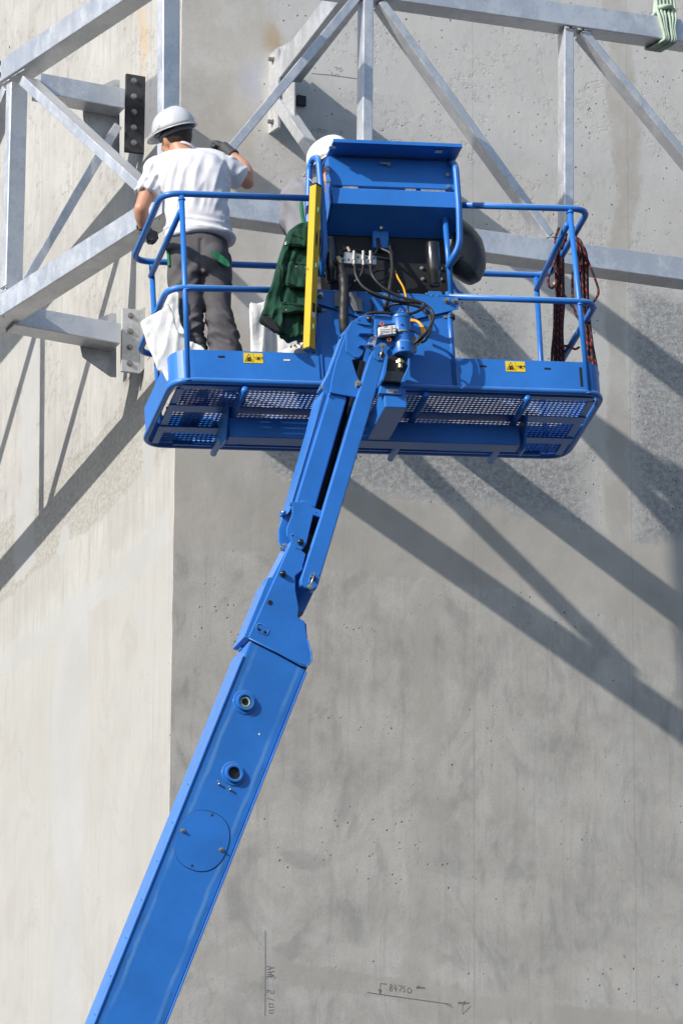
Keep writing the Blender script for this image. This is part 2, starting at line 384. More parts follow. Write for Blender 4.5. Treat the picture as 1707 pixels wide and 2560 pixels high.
def ell(c, ax, ay, az_, rx, ry, rz, nu=20, nv=12):
    c = V(c); ax, ay, az_ = nrm(ax) * rx, nrm(ay) * ry, nrm(az_) * rz; v = [c + az_]; f = []
    for i in range(1, nv):
        t = math.pi * i / nv
        for k in range(nu):
            p = 2 * math.pi * k / nu; v.append(c + math.sin(t) * (math.cos(p) * ax + math.sin(p) * ay) + math.cos(t) * az_)
    v.append(c - az_); L_ = len(v) - 1
    for k in range(nu):
        f.append((0, 1 + k, 1 + (k + 1) % nu)); f.append((L_, L_ - nu + (k + 1) % nu, L_ - nu + k))
    for i in range(nv - 2):
        for k in range(nu):
            a = 1 + i * nu + k; b = 1 + i * nu + (k + 1) % nu; f.append((a, a + nu, b + nu, b))
    return v, f
def loft(rings):                          # rings: (centre, xaxis, yaxis, rx, ry)
    n = 28; v = []; f = []
    for c, x, y, rx, ry in rings:
        x, y = nrm(x), nrm(y)
        for k in range(n):
            t = 2 * math.pi * k / n; ct, st = math.cos(t), math.sin(t)
            v.append(V(c) + x * rx * math.copysign(abs(ct) ** .85, ct) + y * ry * math.copysign(abs(st) ** .85, st))
    for i in range(len(rings) - 1):
        for k in range(n):
            a = i * n + k; b = i * n + (k + 1) % n; f.append((a, b, b + n, a + n))
    f += [tuple(range(n))[::-1], tuple(range((len(rings) - 1) * n, len(rings) * n))]
    return v, f
def mkmesh(name, m, smooth=False):
    me = bpy.data.meshes.new(name); me.from_pydata([tuple(map(float, v)) for v in m[0]], [], [tuple(f) for f in m[1]])
    bm = bmesh.new(); bm.from_mesh(me); bmesh.ops.recalc_face_normals(bm, faces=bm.faces); bm.to_mesh(me); bm.free()
    for p in me.polygons: p.use_smooth = smooth
    return me
def obj(name, m, mat, parent=None, smooth=False, bevel=0., label=None, seg=2, ang=35):
    me = m if isinstance(m, bpy.types.Mesh) else mkmesh(name, m, smooth)
    me.materials.clear(); me.materials.append(M[mat] if isinstance(mat, str) else mat)
    o = bpy.data.objects.new(name, me); COL.objects.link(o)
    if parent is not None:
        o.parent = parent
        wl = Vector((0, 0, 0)); q = parent
        while q is not None: wl += q.location; q = q.parent
        o.matrix_parent_inverse = Matrix.Translation(-wl) if parent.type == 'EMPTY' else Matrix.Identity(4)
    if bevel:
        b = o.modifiers.new("bevel", 'BEVEL'); b.width = bevel; b.segments = seg; b.limit_method = 'ANGLE'; b.angle_limit = rad(ang); b.harden_normals = False
    if label: o['label'] = label
    return o
def tag(o, label, cat=None, group=None, kind=None):
    if label: o['label'] = label
    if cat: o['category'] = cat
    if group: o['group'] = group
    if kind: o['kind'] = kind
    return o
def thing(name, loc, label, cat, group=None):
    o = bpy.data.objects.new(name, None); COL.objects.link(o); o.location = tuple(map(float, loc)); o.empty_display_size = .2
    return tag(o, label, cat, group)
def toplevel(name, m, mat, label, cat, group=None, smooth=False, bevel=0.):   # one mesh, origin at its base
    vs = np.array([list(v) for v in m[0]], float); b = V([(vs[:, 0].min() + vs[:, 0].max()) / 2, (vs[:, 1].min() + vs[:, 1].max()) / 2, vs[:, 2].min()])
    o = obj(name, ([tuple(v) for v in vs - b], m[1]), mat, None, smooth, bevel); o.location = tuple(b)
    return tag(o, label, cat, group)
def blob(parts, voxel=.008, smooth=6, factor=.6):
    me = mkmesh("tmp", join(*parts)); o = bpy.data.objects.new("tmp", me); COL.objects.link(o)
    r = o.modifiers.new("r", 'REMESH'); r.mode = 'VOXEL'; r.voxel_size = voxel
    s = o.modifiers.new("s", 'SMOOTH'); s.iterations = smooth; s.factor = factor
    dg = bpy.context.evaluated_depsgraph_get(); me2 = bpy.data.meshes.new_from_object(o.evaluated_get(dg))
    bpy.data.objects.remove(o); bpy.data.meshes.remove(me)
    for p in me2.polygons: p.use_smooth = True
    return me2
def displace(me, fn):
    ns = [v.normal.copy() for v in me.vertices]
    for v, n in zip(me.vertices, ns): v.co = v.co + n * fn(v.co, n)
    me.update(); return me
def nz3(x, y, z): return mnoise.noise(Vector((x, y, z)))

# ================================================================== THE PLACE
g = obj("ground", ([(-600, -600, -1.6), (600, -600, -1.6), (600, 600, -1.6), (-600, 600, -1.6)], [(0, 1, 2, 3)]), 'ground')
g['kind'] = 'structure'
def added_hills():       # added wooded rise, unseen behind the viewer, to dim low sky light
    vs, fs = [], []; n = 96
    for k in range(n + 1):
        a = rad(170 + 200 * k / n); ca, sa = math.cos(a), math.sin(a)
        h = 30 + 9 * nz3(math.cos(a) * 3, math.sin(a) * 3, 1) + 5 * nz3(k * .6, 3, 2)
        for r_, z_ in ((120, -2), (135, h * .55), (150, h * .9), (175, h), (230, h * .8), (320, -2)):
            vs.append((ca * r_ + 4 * nz3(k * .9, z_ * .3, 5), sa * r_ + 20 + 4 * nz3(k * .7, r_ * .1, 9), z_ + 2.5 * nz3(k * 1.3, r_ * .05, 4)))
    for k in range(n):
        for j in range(5): a = k * 6 + j; fs.append((a, a + 6, a + 7, a + 1))
    return vs, fs
hl_ = obj("added_hills", added_hills(), simple("added_woodland", (.035, .05, .022), .95, 0, 0, .4, .15, .8, .8, .5), None, True); hl_['kind'] = 'structure'

# ---- concrete building corner: two faces, one block
def build_wall():
    me = bpy.data.meshes.new("concrete_wall"); bm = bmesh.new(); uvl = bm.loops.layers.uv.new("UVMap")
    zb, zt = -1.6, 27.0; lu, ru = 12.0, 17.0
    def vert(p, z): return bm.verts.new((p[0], p[1], z))
    ch = .006
    PA = Ccor + A * lu; P0 = Ccor + A * ch; P1 = Ccor + R * ch; PB = Ccor + R * ru; PC = Ccor + R * ru + A * lu
    loop = [(PA, -lu), (P0, -ch), (P1, ch), (PB, ru), (PC, ru + lu), (PA, ru * 2 + lu)]
    nz = 240; zs = [zb + (zt - zb) * i / nz for i in range(nz + 1)]
    rnd = random.Random(3)
    cols = []
    for j, (p, u) in enumerate(loop[:-1]):
        col = []
        for i, z in enumerate(zs):
            q = V(p)
            if j in (1, 2):    # slightly chipped arris
                k = .004 * nz3(0, j, z * 9) + .006 * max(0, nz3(5, j, z * 3.1) - .35) * 2
                q = q + (A if j == 1 else R) * k
            col.append(vert(q, z))
        cols.append(col)
    for j in range(5):
        a, b = cols[j], cols[(j + 1) % 5]; ua = loop[j][1]; ub = loop[j + 1][1]
        for i in range(nz):
            f = bm.faces.new((a[i], b[i], b[i + 1], a[i + 1]))
            for l, (uu, zz) in zip(f.loops, ((ua, zs[i]), (ub, zs[i]), (ub, zs[i + 1]), (ua, zs[i + 1]))): l[uvl].uv = (uu, zz)
    bm.faces.new([c[-1] for c in cols]); bm.faces.new([c[0] for c in cols][::-1])
    bmesh.ops.recalc_face_normals(bm, faces=bm.faces)
    bm.to_mesh(me); bm.free()
    for f in me.polygons: f.use_smooth = False
    o = obj("concrete_wall", me, 'concrete'); o.location = (0, 0, 0)
    return tag(o, "tall grey concrete building corner with patched, stained faces behind the steelwork", "concrete wall")
wall = build_wall()
wall_e = wall
def mark(pts, pl, r=.0021, mat='ink', name="pencil_line", parent=None):
    n = pl[1]; P = [on(x, y, pl) + n * .0015 for x, y in pts]
    return tube(P, r, 5, flat=.3, axis=np.cross(nrm(P[1] - P[0]), n))
M['pencil'] = simple("pencil_grey", (.23, .23, .235), .8)
M['redline'] = simple("red_chalk", (.45, .06, .05), .8)
def c6(x, y): return (600 + x * .4464, 2300 + y * .4464)
def strokes(lst, f): return join(*[mark([f(x, y) for x, y in s], WR, .0016) for s in lst])
dig = [[(836, 372), (842, 362), (850, 366), (846, 378), (836, 388), (838, 400), (848, 400), (850, 390), (840, 380), (836, 372)],
       [(868, 364), (858, 386), (876, 390)], [(874, 374), (868, 404)],
       [(884, 368), (904, 370), (890, 404)],
       [(924, 374), (912, 374), (909, 386), (920, 388), (922, 400), (908, 406)],
       [(944, 382), (934, 392), (937, 408), (952, 410), (959, 396), (952, 384), (944, 382)]]
obj("pencil_number", strokes(dig, c6), 'pencil', wall_e)
obj("pencil_level_mark", strokes([[(784, 404), (783, 358), (820, 361)], [(773, 392), (781, 416), (791, 394), (773, 392)], [(778, 394), (781, 412)], [(784, 394), (782, 412)],
     [(710, 408), (860, 430), (1180, 474)], [(1145, 472), (1190, 491)]], c6), 'pencil', wall_e)
obj("pencil_scribble", strokes([[(984, 378), (1034, 382)], [(986, 386), (1030, 380), (990, 372), (1034, 388)], [(1217, 462), (1278, 470)], [(1220, 472), (1262, 458), (1240, 476), (1282, 464)],
     [(1244, 478), (1243, 530), (1290, 482)]], c6), 'pencil', wall_e)
obj("pencil_axis_line", strokes([[(139, 60), (140, 250), (138, 540)]], c6), 'pencil', wall_e)
obj("pencil_axis_text", strokes([[(148, 262), (190, 268), (150, 282)], [(166, 264), (165, 276)], [(150, 296), (190, 290)], [(152, 306), (188, 312)], [(170, 292), (171, 310)],
     [(150, 330), (150, 318), (190, 316), (190, 332)], [(170, 317), (170, 328)],
     [(150, 410), (152, 396), (170, 398), (168, 412), (186, 414), (188, 396)], [(150, 440), (190, 452)], [(160, 470), (185, 474), (186, 490), (162, 492), (160, 470)], [(158, 510), (188, 505), (180, 525), (160, 522)]], c6), 'pencil', wall_e)
obj("red_chalk_line", join(*[mark([a, b], WL, .002) for a, b in (((368, 357), (386, 338)), ((314, 955), (333, 935)), ((368, 900), (380, 888)))]), 'redline', wall_e)
ff = lambda x, y: (600 + x * .1913, 100 + y * .1913)
obj("pencil_writing", strokes([[(930, 430), (1180, 450), (1530, 500)], [(1190, 400), (1200, 460)], [(1230, 350), (1270, 350), (1260, 390)], [(1290, 370), (1310, 350), (1340, 380), (1310, 410), (1290, 370)],
     [(1230, 470), (1250, 440), (1290, 440), (1270, 480)], [(950, 1140), (930, 1200)], [(960, 1170), (1010, 1180)], [(1010, 1140), (1015, 1210)], [(1045, 1160), (1035, 1190), (1070, 1200), (1080, 1170), (1045, 1160)],
     [(1100, 1170), (1090, 1200), (1125, 1210), (1140, 1180), (1100, 1170)], [(1320, 1180), (1310, 1230)], [(1320, 1180), (1345, 1220)]], ff), 'pencil', wall_e)

# ---- steelwork
def member(p0, p1, pl, w_, t_, setb=0., ext0=0., ext1=0.):
    a, b = on(*p0, pl), on(*p1, pl); d = nrm(b - a); a = a - d * ext0; b = b + d * ext1; n = pl[1]
    c = (a + b) / 2 - n * (t_ / 2 + setb)
    return boxm(c, d, np.cross(n, d), n, np.linalg.norm(b - a) / 2, w_ / 2, t_ / 2)
def plate(pts, pl, th, setb=0.):
    n = pl[1]; return prism([on(x, y, pl) - n * setb for x, y in pts], -n * th)
def bolt_m(p, n, r=.015, h=.012):
    x, y = frame(n); p = V(p)
    hexa = [p + n * .003 + x * r * math.cos(k * math.pi / 3 + .3) + y * r * math.sin(k * math.pi / 3 + .3) for k in range(6)]
    return join(prism(hexa, n * h), cyl(p, p + n * .004, r * 1.35, 16))
CT = .148
TPL = on(30, 760, PL)
tl = thing("steel_truss", TPL, "galvanised steel truss running along the left wall face behind the man in the white T-shirt", "steel truss", "galvanised trusses around the building corner")
obj("chord", member((-750, 676), (300, -24), PL, CT, CT, 0, .5, 1.6), 'galv', tl, bevel=.006)
obj("chord", member((-750, 1242), (404, 503), PL, CT, CT, 0, .5, .0), 'galv', tl, bevel=.006)
obj("post", member((17.5, 205), (3, 728), PL, .066, .118, .012), 'galv', tl, bevel=.006)
obj("post", member((397, -140), (395, 470), PL, .070, .116, .012), 'galv', tl, bevel=.006)
obj("diagonal", member((46, 197), (360, 486), PL, .0625, .112, .015), 'galv', tl, bevel=.005)
obj("diagonal", member((4, 216), (-283, 928), PL, .0625, .112, .015), 'galv', tl, bevel=.005)
obj("post", member((-291, 395), (-298, 925), PL, .066, .118, .012), 'galv', tl, bevel=.006)
obj("diagonal", member((-302, 420), (-590, 1110), PL, .0625, .112, .015), 'galv', tl, bevel=.005)
obj("post", member((-604, 610), (-611, 1130), PL, .066, .118, .012), 'galv', tl, bevel=.006)
obj("end_cap", member((382, 517.5), (404.5, 503.5), (Ncor + nLt * .009, nLt), CT + .004, .009), 'galvp', tl, bevel=.002)
TPR = on(1400, 640, PR)
tr = thing("steel_truss", TPR, "galvanised steel truss crossing the right wall face above and behind the work platform", "steel truss", "galvanised trusses around the building corner")
obj("chord", member((1307, 17), (1707, 75), PR, CT, CT, 0, 1.9, 1.5), 'galv', tr, bevel=.006)
obj("chord", member((579, 514), (1707, 671), PR, CT, CT, 0, .26, 1.5), 'galv', tr, bevel=.006)
obj("post", member((923.5, -8), (919, 530), PR, .0635, .118, .012), 'galv', tr, bevel=.006)
obj("post", member((1424.5, 66), (1424.3, 600), PR, .0615, .118, .012), 'galv', tr, bevel=.006)
obj("diagonal", member((957, -2), (1380, 584), PR, .050, .113, .014), 'galv', tr, bevel=.005)
obj("diagonal", member((1461, 72), (1860, 560), PR, .050, .113, .014), 'galv', tr, bevel=.005)
obj("diagonal", member((893, -10), (452, 521), PR, .0545, .06, .014), 'galv', tr, bevel=.005)
# bolt-hole details on the left chord
for (x, y) in ((0, 157), (0, 186)):
    obj("splice_hole", ell(on(x, y, PL) , At, Z, nLt, .013, .020, .0025, 16, 6), 'dark', tl)
for (x, y) in ((9, 791), (399, 546.5), (24, 116)):
    obj("drain_hole", ell(on(x, y, (Ncor + nLt * .009, nLt)), At, Z, nLt, .005, .009, .002, 10, 6), 'dark', tl)

def wb(pts, pl, par, r=.005):
    P = [on(x, y, (pl[0] + pl[1] * -.002, pl[1])) for x, y in pts]; obj("weld_bead", tube(P, r, 6), 'weldm', par, True)
wb([(1411, 66.5), (1437, 70.5)], PR, tr); wb([(1444, 71), (1478, 76.5)], PR, tr); wb([(1411, 632), (1437, 635.5)], PR, tr); wb([(1366, 590), (1394, 593)], PR, tr)
wb([(8, 208), (24, 198)], PL, tl); wb([(30, 192), (62, 172)], PL, tl); wb([(2, 721), (17, 711)], PL, tl)
for (x, y) in ((1426, 67), (1457, 72.5)):
    obj("vent_notch", ell(on(x, y, (Ncor + nRt * .001, nRt)), Rt, Z, nRt, .010, .008, .003, 10, 6), 'dark', tr)
def bracket_left(dy, label, plate_mat, nb, name="wall_bracket"):
    W0 = on(362, 290 + dy, WL)
    pl = (W0, -A)                                   # plane facing the camera side, perpendicular to the left wall
    t = thing(name, W0, label, "bracket", "brackets tying the trusses to the wall")
    if dy == 0:
        gus = [(314, 183), (302.5, 181), (247, 205), (223, 250), (223, 271), (231.6, 324.5), (298.6, 385), (314, 387)]
        beam = (100, 205, 313, 245); pls = [(316, 182), (363.7, 190), (362.5, 383), (313, 377)]; bl = [(334.5, y) for y in (201, 240, 279, 318, 356)]
    else:
        gus = [(306, 768), (292, 767.5), (235, 793), (212, 830), (222, 877), (291, 926), (306, 928.5)]
        beam = (36, 785, 302, 833); pls = [(306, 769), (349, 774), (349, 933), (303.6, 927)]; bl = [(326.5, 788.7), (325, 828), (324.5, 868), (323.5, 908)]
    obj("beam", member(beam[:2], beam[2:], (pl[0] - A * .05, -A), .135, .145, 0), 'galv', t, bevel=.005)
    obj("gusset_plate", plate(gus, pl, .012, .10), 'galvp', t, bevel=.002)
    obj("end_plate", plate(pls, pl, .022, .0), plate_mat, t, bevel=.002)
    for x, y in bl:
        obj("bolt", bolt_m(on(x, y, (pl[0] , -A)), -A, .0145), 'bolt', t)
    return t, pl
bl_u, plu = bracket_left(0, "upper bracket on the left wall face, with a black end plate and five bolts", 'plate', 5)
obj("brace", member((297, 311), (66, 702), (plu[0] - A * .02, -A), .052, .055), 'galv', bl_u, bevel=.004)
bl_l, pll = bracket_left(570, "lower bracket on the left wall face, with a bare galvanised end plate and four bolts", 'galvp', 4)
obj("side_angle", prism([on(x, y, (pll[0], -A)) for x, y in ((349.5, 774), (364.5, 764), (364, 918), (349.5, 933))], A * .02), 'galvp', bl_l, bevel=.002)

def bracket_right(dy, label):
    H = on(672, 235 + dy, WR); n = -R; pl = (H, n)
    t = thing("wall_bracket", H, label, "bracket", "brackets tying the trusses to the wall")
    s = [(672, 135), (694, 118), (694, 317), (669.5, 334)]
    obj("end_plate", plate([(x, y + dy) for x, y in s], pl, .02), 'galvp', t, bevel=.002)
    for x, y in ((683.5, 148), (682, 304)):
        obj("bolt", bolt_m(on(x, y + dy, pl), n, .014, .03), 'bolt', t)
    # beam out to the truss chord, square to the truss
    a = on(695, 170 + dy, (H + R * .012, n)) + A * .0; dirb = nRt
    tt = ((Ncor - a) @ nRt) / (dirb @ nRt) - CT
    b = a + dirb * (tt - .004); x = V([-dirb[1], dirb[0], 0])
    obj("beam", boxm((a + b) / 2 + R * .075, dirb, Z, x, np.linalg.norm(b - a) / 2 , CT / 2, CT / 2), 'galv', t, bevel=.005)
    gp = (H + R * .083, n)
    obj("gusset_plate", plate([(735 , 204 + dy), (735, 291 + dy), (696, 250 + dy), (690, 240 + dy), (694, 210 + dy)], (H + R * .03, n), .012), 'galvp', t, bevel=.002)
    obj("fin_plate", plate([(694, 118 + dy), (742, 95 + dy), (742, 152 + dy), (675, 217 + dy), (690, 216 + dy)], (H + R * .02, n), .012), 'galvp', t, bevel=.002)
    obj("angle_cleat", boxm(on(750, 254 + dy, WR) + nRt * .02, R, Z, A, .03, .033, .012), 'plate', t, bevel=.002)
    return t, H
br_u, Hu = bracket_right(0, "bracket fixed high on the right wall face, above the white helmet beside the control box")
# brace from the upper right plate down to the bottom chord
a = on(704, 262, (Hu + R * .03, -R)); b = on(905, 556, (Ncor - nRt * (CT + .002), nRt))
dd = nrm(b - a); sd = nrm(np.cross(dd, Z))
obj("brace", boxm((a + b) / 2, dd, sd, np.cross(dd, sd), np.linalg.norm(b - a) / 2, .0375, .0375), 'galv', br_u, bevel=.005)
br_l, Hl = bracket_right(590, "bracket low on the right wall face, mostly hidden behind the green jacket")

# ---- lifting sling round the top chord, right
ls = thing("lifting_sling", on(1668, 60, PR), "pale green webbing sling knotted around the top chord at the upper right", "lifting sling")
n = nRt; dch = nrm(on(1707, 75, PR) - on(1307, 17, PR)); upc = np.cross(n, dch)
def around(s, sp, r, seed):
    c = on(s, 69.5 + (s - 1668) * .145, PR) - n * (CT / 2)
    h = CT / 2 + r; rr = random.Random(seed); pts = []
    def pt(du, dn, dv): return c + dch * (du + rr.uniform(-.002, .002)) + n * dn + upc * dv
    pts = [pt(-sp * .2, h * .2, .36), pt(-sp * .5, h * .7, h + .06), pt(-sp * .3, h, h * .8), pt(0, h + .002, 0), pt(.01 + sp * .1, h, -h * .85), pt(0, h * .8, -h - .004), pt(-.02, 0, -h - .008), pt(-.04, -h * .8, -h - .004), pt(-.04, -h, -h * .6), pt(-.03, -h, h * .7), pt(-.01, -h * .3, h + .04), pt(-sp * .1, 0, .36)]
    return tube(spline(pts, 6), r, 8, flat=1.6, axis=dch)
obj("sling_loop", join(*[around(1654 + k * 5.2, .05 - k * .018, .0085, k) for k in range(3)]), 'sling', ls, True)
obj("sling_loop", join(*[around(1674 + k * 5.2, .01 - k * .018, .0085, 9 + k) for k in range(3)]), 'sling', ls, True)
kc = on(1664, 16, PR) - n * .03
obj("sling_knot", join(tube(spline([kc + dch * .04 * math.cos(t) + n * .04 * math.sin(t) + upc * (.005 * math.sin(2 * t)) for t in np.linspace(0, 2 * math.pi, 12)], 3), .016, 8),
    tube([kc + dch * -.015 + upc * .02, kc + dch * -.075 + upc * -.055], [.016, .008], 8)), 'sling', ls, True)
obj("sling_strap", join(*[tube([kc + dch * (.012 * k) + upc * -.02, kc + dch * (.01 + .014 * k) + upc * .12, kc + dch * (.03 + .02 * k) + upc * .8], .014, 8) for k in (-1, 0, 1)]), 'sling', ls, True)

# ================================================================== THE LIFT
lift = thing("boom_lift", (-4.2, 27.5, -1.6), "blue boom lift raising a work platform beside the concrete corner", "boom lift")
RT, RP, RS_ = .0185, .0155, .013
ZT, ZM = 1.13, .555
Wd, Dp = 2.44, .9023
# floor frame
frm = [B(0, 0, 0), B(Wd, 0, 0), B(Wd, Dp, 0), B(0, Dp, 0)]
def ringpath(z, r, uo=0., vo=0.):
    p = [B(Wd / 2, -vo, z), B(Wd + uo, -vo, z), B(Wd + uo, Dp + vo, z), B(-uo, Dp + vo, z), B(-uo, -vo, z), B(Wd / 2, -vo, z)]
    return fillet(p, r, 8)[:-1]
obj("floor_frame", tube(ringpath(.0, .13), .0185, 12, closed=True), 'blue', lift, True)
def inner():
    bars = []
    z = -.012
    for v0, v1 in ((.285, .375), (.585, .665)):
        bars.append(bbox(.03, Wd - .03, v0, v1, -.028, -.022)); bars.append(bbox(.03, Wd - .03, v1 - .006, v1 - .0005, -.021, .0))
    bars.append(bbox(.16, Wd - .16, .845, .862, -.02, .004)); bars.append(bbox(.05, Wd - .05, .03, .075, -.02, -.004))
    bars.append(bbox(.035, .075, .08, .84, -.021, -.006)); bars.append(bbox(Wd - .075, Wd - .035, .08, .84, -.021, -.006))
    return join(*bars)
obj("floor_bearer", inner(), 'blue', lift, bevel=.002)
for u in (.40, .93, 1.42, 2.0):
    obj("cross_tube", cyl(B(u, .0, -.045), B(u, Dp, -.045), .019, 14), 'blue', lift, True)
obj("support_beam", bbox(.37, 2.03, .335, .445, -.185, -.068), 'blue', lift, bevel=.006)
for u in (.355, 2.045):
    s = -1 if u < 1 else 1
    P = [B(u, .22, -.03), B(u, .50, -.03), B(u, .46, -.20), B(u, .33, -.21)]
    obj("mounting_plate", prism(P, BM[:, 0] * .012 * s), 'blue', lift, bevel=.002)
    for v in (.3, .42):
        obj("bolt", bolt_m(B(u - .001, v, -.07 - (v - .3) * .3), -BM[:, 0], .012), 'brass', lift)
obj("neck_beam", join(bbox(1.15, 1.275, -.12, .35, -.180, -.06)), 'blue', lift, bevel=.006)
# expanded metal floor
def mesh_floor():
    vs, fs = [], []; lw, sw = .0535, .0292; u0, u1, v0, v1 = .045, Wd - .045, .03, Dp - .045
    nu = int((u1 - u0) / lw * 2); th = .0066; z0 = .004
    nv = int((v1 - v0) / sw)
    for j in range(nv + 1):
        for s in (1, -1):
            pts = []
            for i in range(nu + 1):
                u = u0 + i * lw / 2; v = v0 + j * sw + (sw / 4 if (i % 2 == 0) == (s > 0) else -sw / 4) * 1.0
                pts.append((u, v))
            # knuckle: flatten the peaks
            prev = None
            for (u, v) in pts:
                a = [B(u, v - th, z0 - .003), B(u, v + th, z0), B(u, v + th, z0 + .004), B(u, v - th, z0 + .001)]
                o = len(vs); vs += a
                if prev is not None:
                    for k in range(4): fs.append((prev + k, prev + (k + 1) % 4, o + (k + 1) % 4, o + k))
                prev = o
    return vs, fs
obj("expanded_metal_floor", mesh_floor(), 'blue', lift)
# toe boards
def strip(path, z0, z1, th=.004):
    vs, fs = [], []; n = len(path)
    for i, (u, v) in enumerate(path):
        a = V(path[max(i - 1, 0)]); b = V(path[min(i + 1, n - 1)]); d = (b - a) / np.linalg.norm(b - a); nn = V([d[1], -d[0]]) * th / 2
        for z in (z0, z1):
            for s in (1, -1): vs.append(B(u + s * nn[0], v + s * nn[1], z))
    for i in range(n - 1):
        o, p = i * 4, i * 4 + 4
        fs += [(o, p, p + 2, o + 2), (o + 1, o + 3, p + 3, p + 1), (o + 2, p + 2, p + 3, o + 3), (o, o + 1, p + 1, p)]
    fs += [(0, 2, 3, 1), (4 * n - 4, 4 * n - 3, 4 * n - 1, 4 * n - 2)]
    return vs, fs
def arc(cu, cv, r, a0, a1, n=10): return [(cu + r * math.cos(rad(a0 + (a1 - a0) * i / n)), cv + r * math.sin(rad(a0 + (a1 - a0) * i / n))) for i in range(n + 1)]
ZB = .178
left_path = [(.84, -.012)] + arc(.115, .103, .115, -90, -180) + [(0, .79)] + arc(.11, .79, .11, 180, 90) + [(.5, .9)]
tbl = obj("toe_board", strip(left_path, .012, ZB), 'blue', lift, label="toe board round the left end of the platform")
right_path = [(1.60, -.012)] + arc(Wd - .115, .103, .115, -90, 0) + [(Wd, .79)] + arc(Wd - .11, .79, .11, 0, 90) + [(.5, .9)]
tbr = obj("toe_board", strip(right_path, .012, ZB), 'blue', lift, label="toe board round the right end of the platform")
obj("console_panel", bbox(.838, 1.588, -.004, .0, .02, .545), 'blue', lift)
obj("edge_slot", bbox(2.302, 2.316, -.0165, -.0145, .03, .145), 'dark', tbr)
for (x, y, tb) in ((553, 891, tbl), (717, 900, tbl), (1207, 915, tbr), (1368, 921, tbr)):
    l = QL(x, y, -.015); obj("slot", bbox(l[0] - .018, l[0] + .018, -.0165, -.0145, l[2] - .005, l[2] + .005), 'dark' if x != 717 else 'paper', tb)
def sticker(x0, y0, x1, y1, tb, nm="warning_sticker"):
    a, b = QL(x0, y1, -.0152), QL(x1, y0, -.0152); u0, u1, z0, z1 = a[0], b[0], a[2], b[2]
    s = obj(nm, bbox(u0, u1, -.0165, -.0152, z0, z1), 'sticker', tb)
    def P(x, y): return B(u0 + (u1 - u0) * x, -.0172, z0 + (z1 - z0) * y)
    ink = [tube([P(.06, .16), P(.27, .9), P(.47, .16), P(.06, .16)], .0014, 4), tube([P(.2, .27), P(.24, .5), P(.31, .55), P(.34, .3)], .0042, 4),
           tube([P(.17, .26), P(.37, .26)], .003, 4), tube([P(.505, .02), P(.505, .98)], .0005, 4), tube([P(.55, .55), P(.66, .5), P(.75, .46), P(.95, .56)], .0016, 4),
           tube([P(.6, .36), P(.75, .40), P(.93, .34)], .0011, 4), tube([P(.72, .32), P(.79, .62)], .0035, 4), tube([P(.66, .62), P(.86, .3)], .0015, 4), tube([P(.9, .5), P(.96, .64), P(.97, .4)], .0014, 4)]
    obj("pictogram", join(*ink), 'ink', tb)
sticker(609.5, 883, 656.5, 906.5, tbl); sticker(1264.5, 904, 1311.5, 928, tbr)
for (x, y) in ((393, 935), (374, 1002)):
    pass
# guard rails --------------------------------------------------------------
def rail(name, pts, r=RT, fr=.11, label=None): return obj(name, tube(fillet(pts, fr, 8), r, 12), 'blue', lift, True, label=label)
rail("top_rail", [Q(779, 495, 0), B(-.005, 0, ZT), B(-.005, Dp, ZT), B(1.22, Dp, ZT), B(Wd, Dp, ZT), B(Wd, 0, ZT), Q(1128, 511, 0)])
rail("mid_rail", [Q(790, 727, 0), B(0, 0, ZM), B(0, Dp, ZM), B(1.22, Dp, ZM), B(Wd, Dp, ZM), B(Wd, 0, ZM), Q(1120, 741, 0)])
def post(a, b, v=0.0, r=RP): return obj("post", cyl(Q(*a, v), Q(*b, v), r, 14), 'blue', lift, True)
post((471, 945), (454, 489)); post((1471, 978), (1424, 524)); post((801, 950), (782, 720)); post((1137, 968), (1119, 730))
post((402, 1105), (379, 662), Dp); post((1366, 1140), (1340, 694), Dp)
rail("side_rail", [Q(451, 528, 0), Q(377, 690, Dp)], .0165); rail("side_rail", [Q(1418, 560, 0), Q(1341, 724, Dp)], .0165)
for (x, y) in ((454, 490), (1424, 523), (467, 716), (1449, 754), (471, 943), (1470, 976)):
    P = Q(x, y, 0); obj("weld", tube(spline([P + BM[:, 0] * .0185 * math.cos(t) - BM[:, 2] * .021 + BM[:, 1] * .0185 * math.sin(t) for t in np.linspace(0, 2 * math.pi, 10)], 2), .003, 6), 'blue', lift, True)

# ---- control console ------------------------------------------------------
vb = -.03
def qp(lst, v): return [Q(x, y, v) for x, y in lst]
box_ = thing
# console body between two side hoops: profile prism along u
def prof(u0, u1, pts): return prism([B(u0, v, z) for v, z in pts], BM[:, 0] * (u1 - u0))
ua, ub = .945, 1.672
obj("console_lid", join(prof(ua - .0, ub + .012, [(-.175, 1.405), (-.165, 1.412), (.12, 1.405), (.12, 1.395), (-.165, 1.400)]),), 'blue', lift, bevel=.002)
obj("console_lid_lip", prof(ua + .0, ub + .010, [(-.18, 1.418), (-.174, 1.418), (-.174, 1.398), (-.18, 1.398)]), 'blue', lift)
for x0, x1, y in ((821, 838, 378), (1086, 1104, 389)):
    a, b = QL(x0, y - 3, -.10), QL(x1, y + 3, -.10)
    obj("lid_slot", bbox(a[0], b[0], -.135, -.10, 1.3935, 1.3945), 'paper', lift)
obj("upper_panel", prof(ua, ub + .012, [(-.02, 1.385), (-.035, 1.205), (-.03, 1.20), (.06, 1.20), (.06, 1.385)]), 'blue', lift, bevel=.003)
obj("lower_panel", prof(ua + .005, ub, [(-.045, 1.183), (-.06, 1.078), (.16, .985), (.16, 1.183)]), 'blue', lift, bevel=.003)
for g0, g1 in ((.07, .16), (.43, .49), (.52, .66)):
    obj("gap_strip", bbox(ua + g0, ua + g1, -.034, -.030, 1.187, 1.198), 'silver', lift)
obj("backing_panel", bbox(.905, 1.65, .165, .175, .55, 1.02), 'dark', lift)
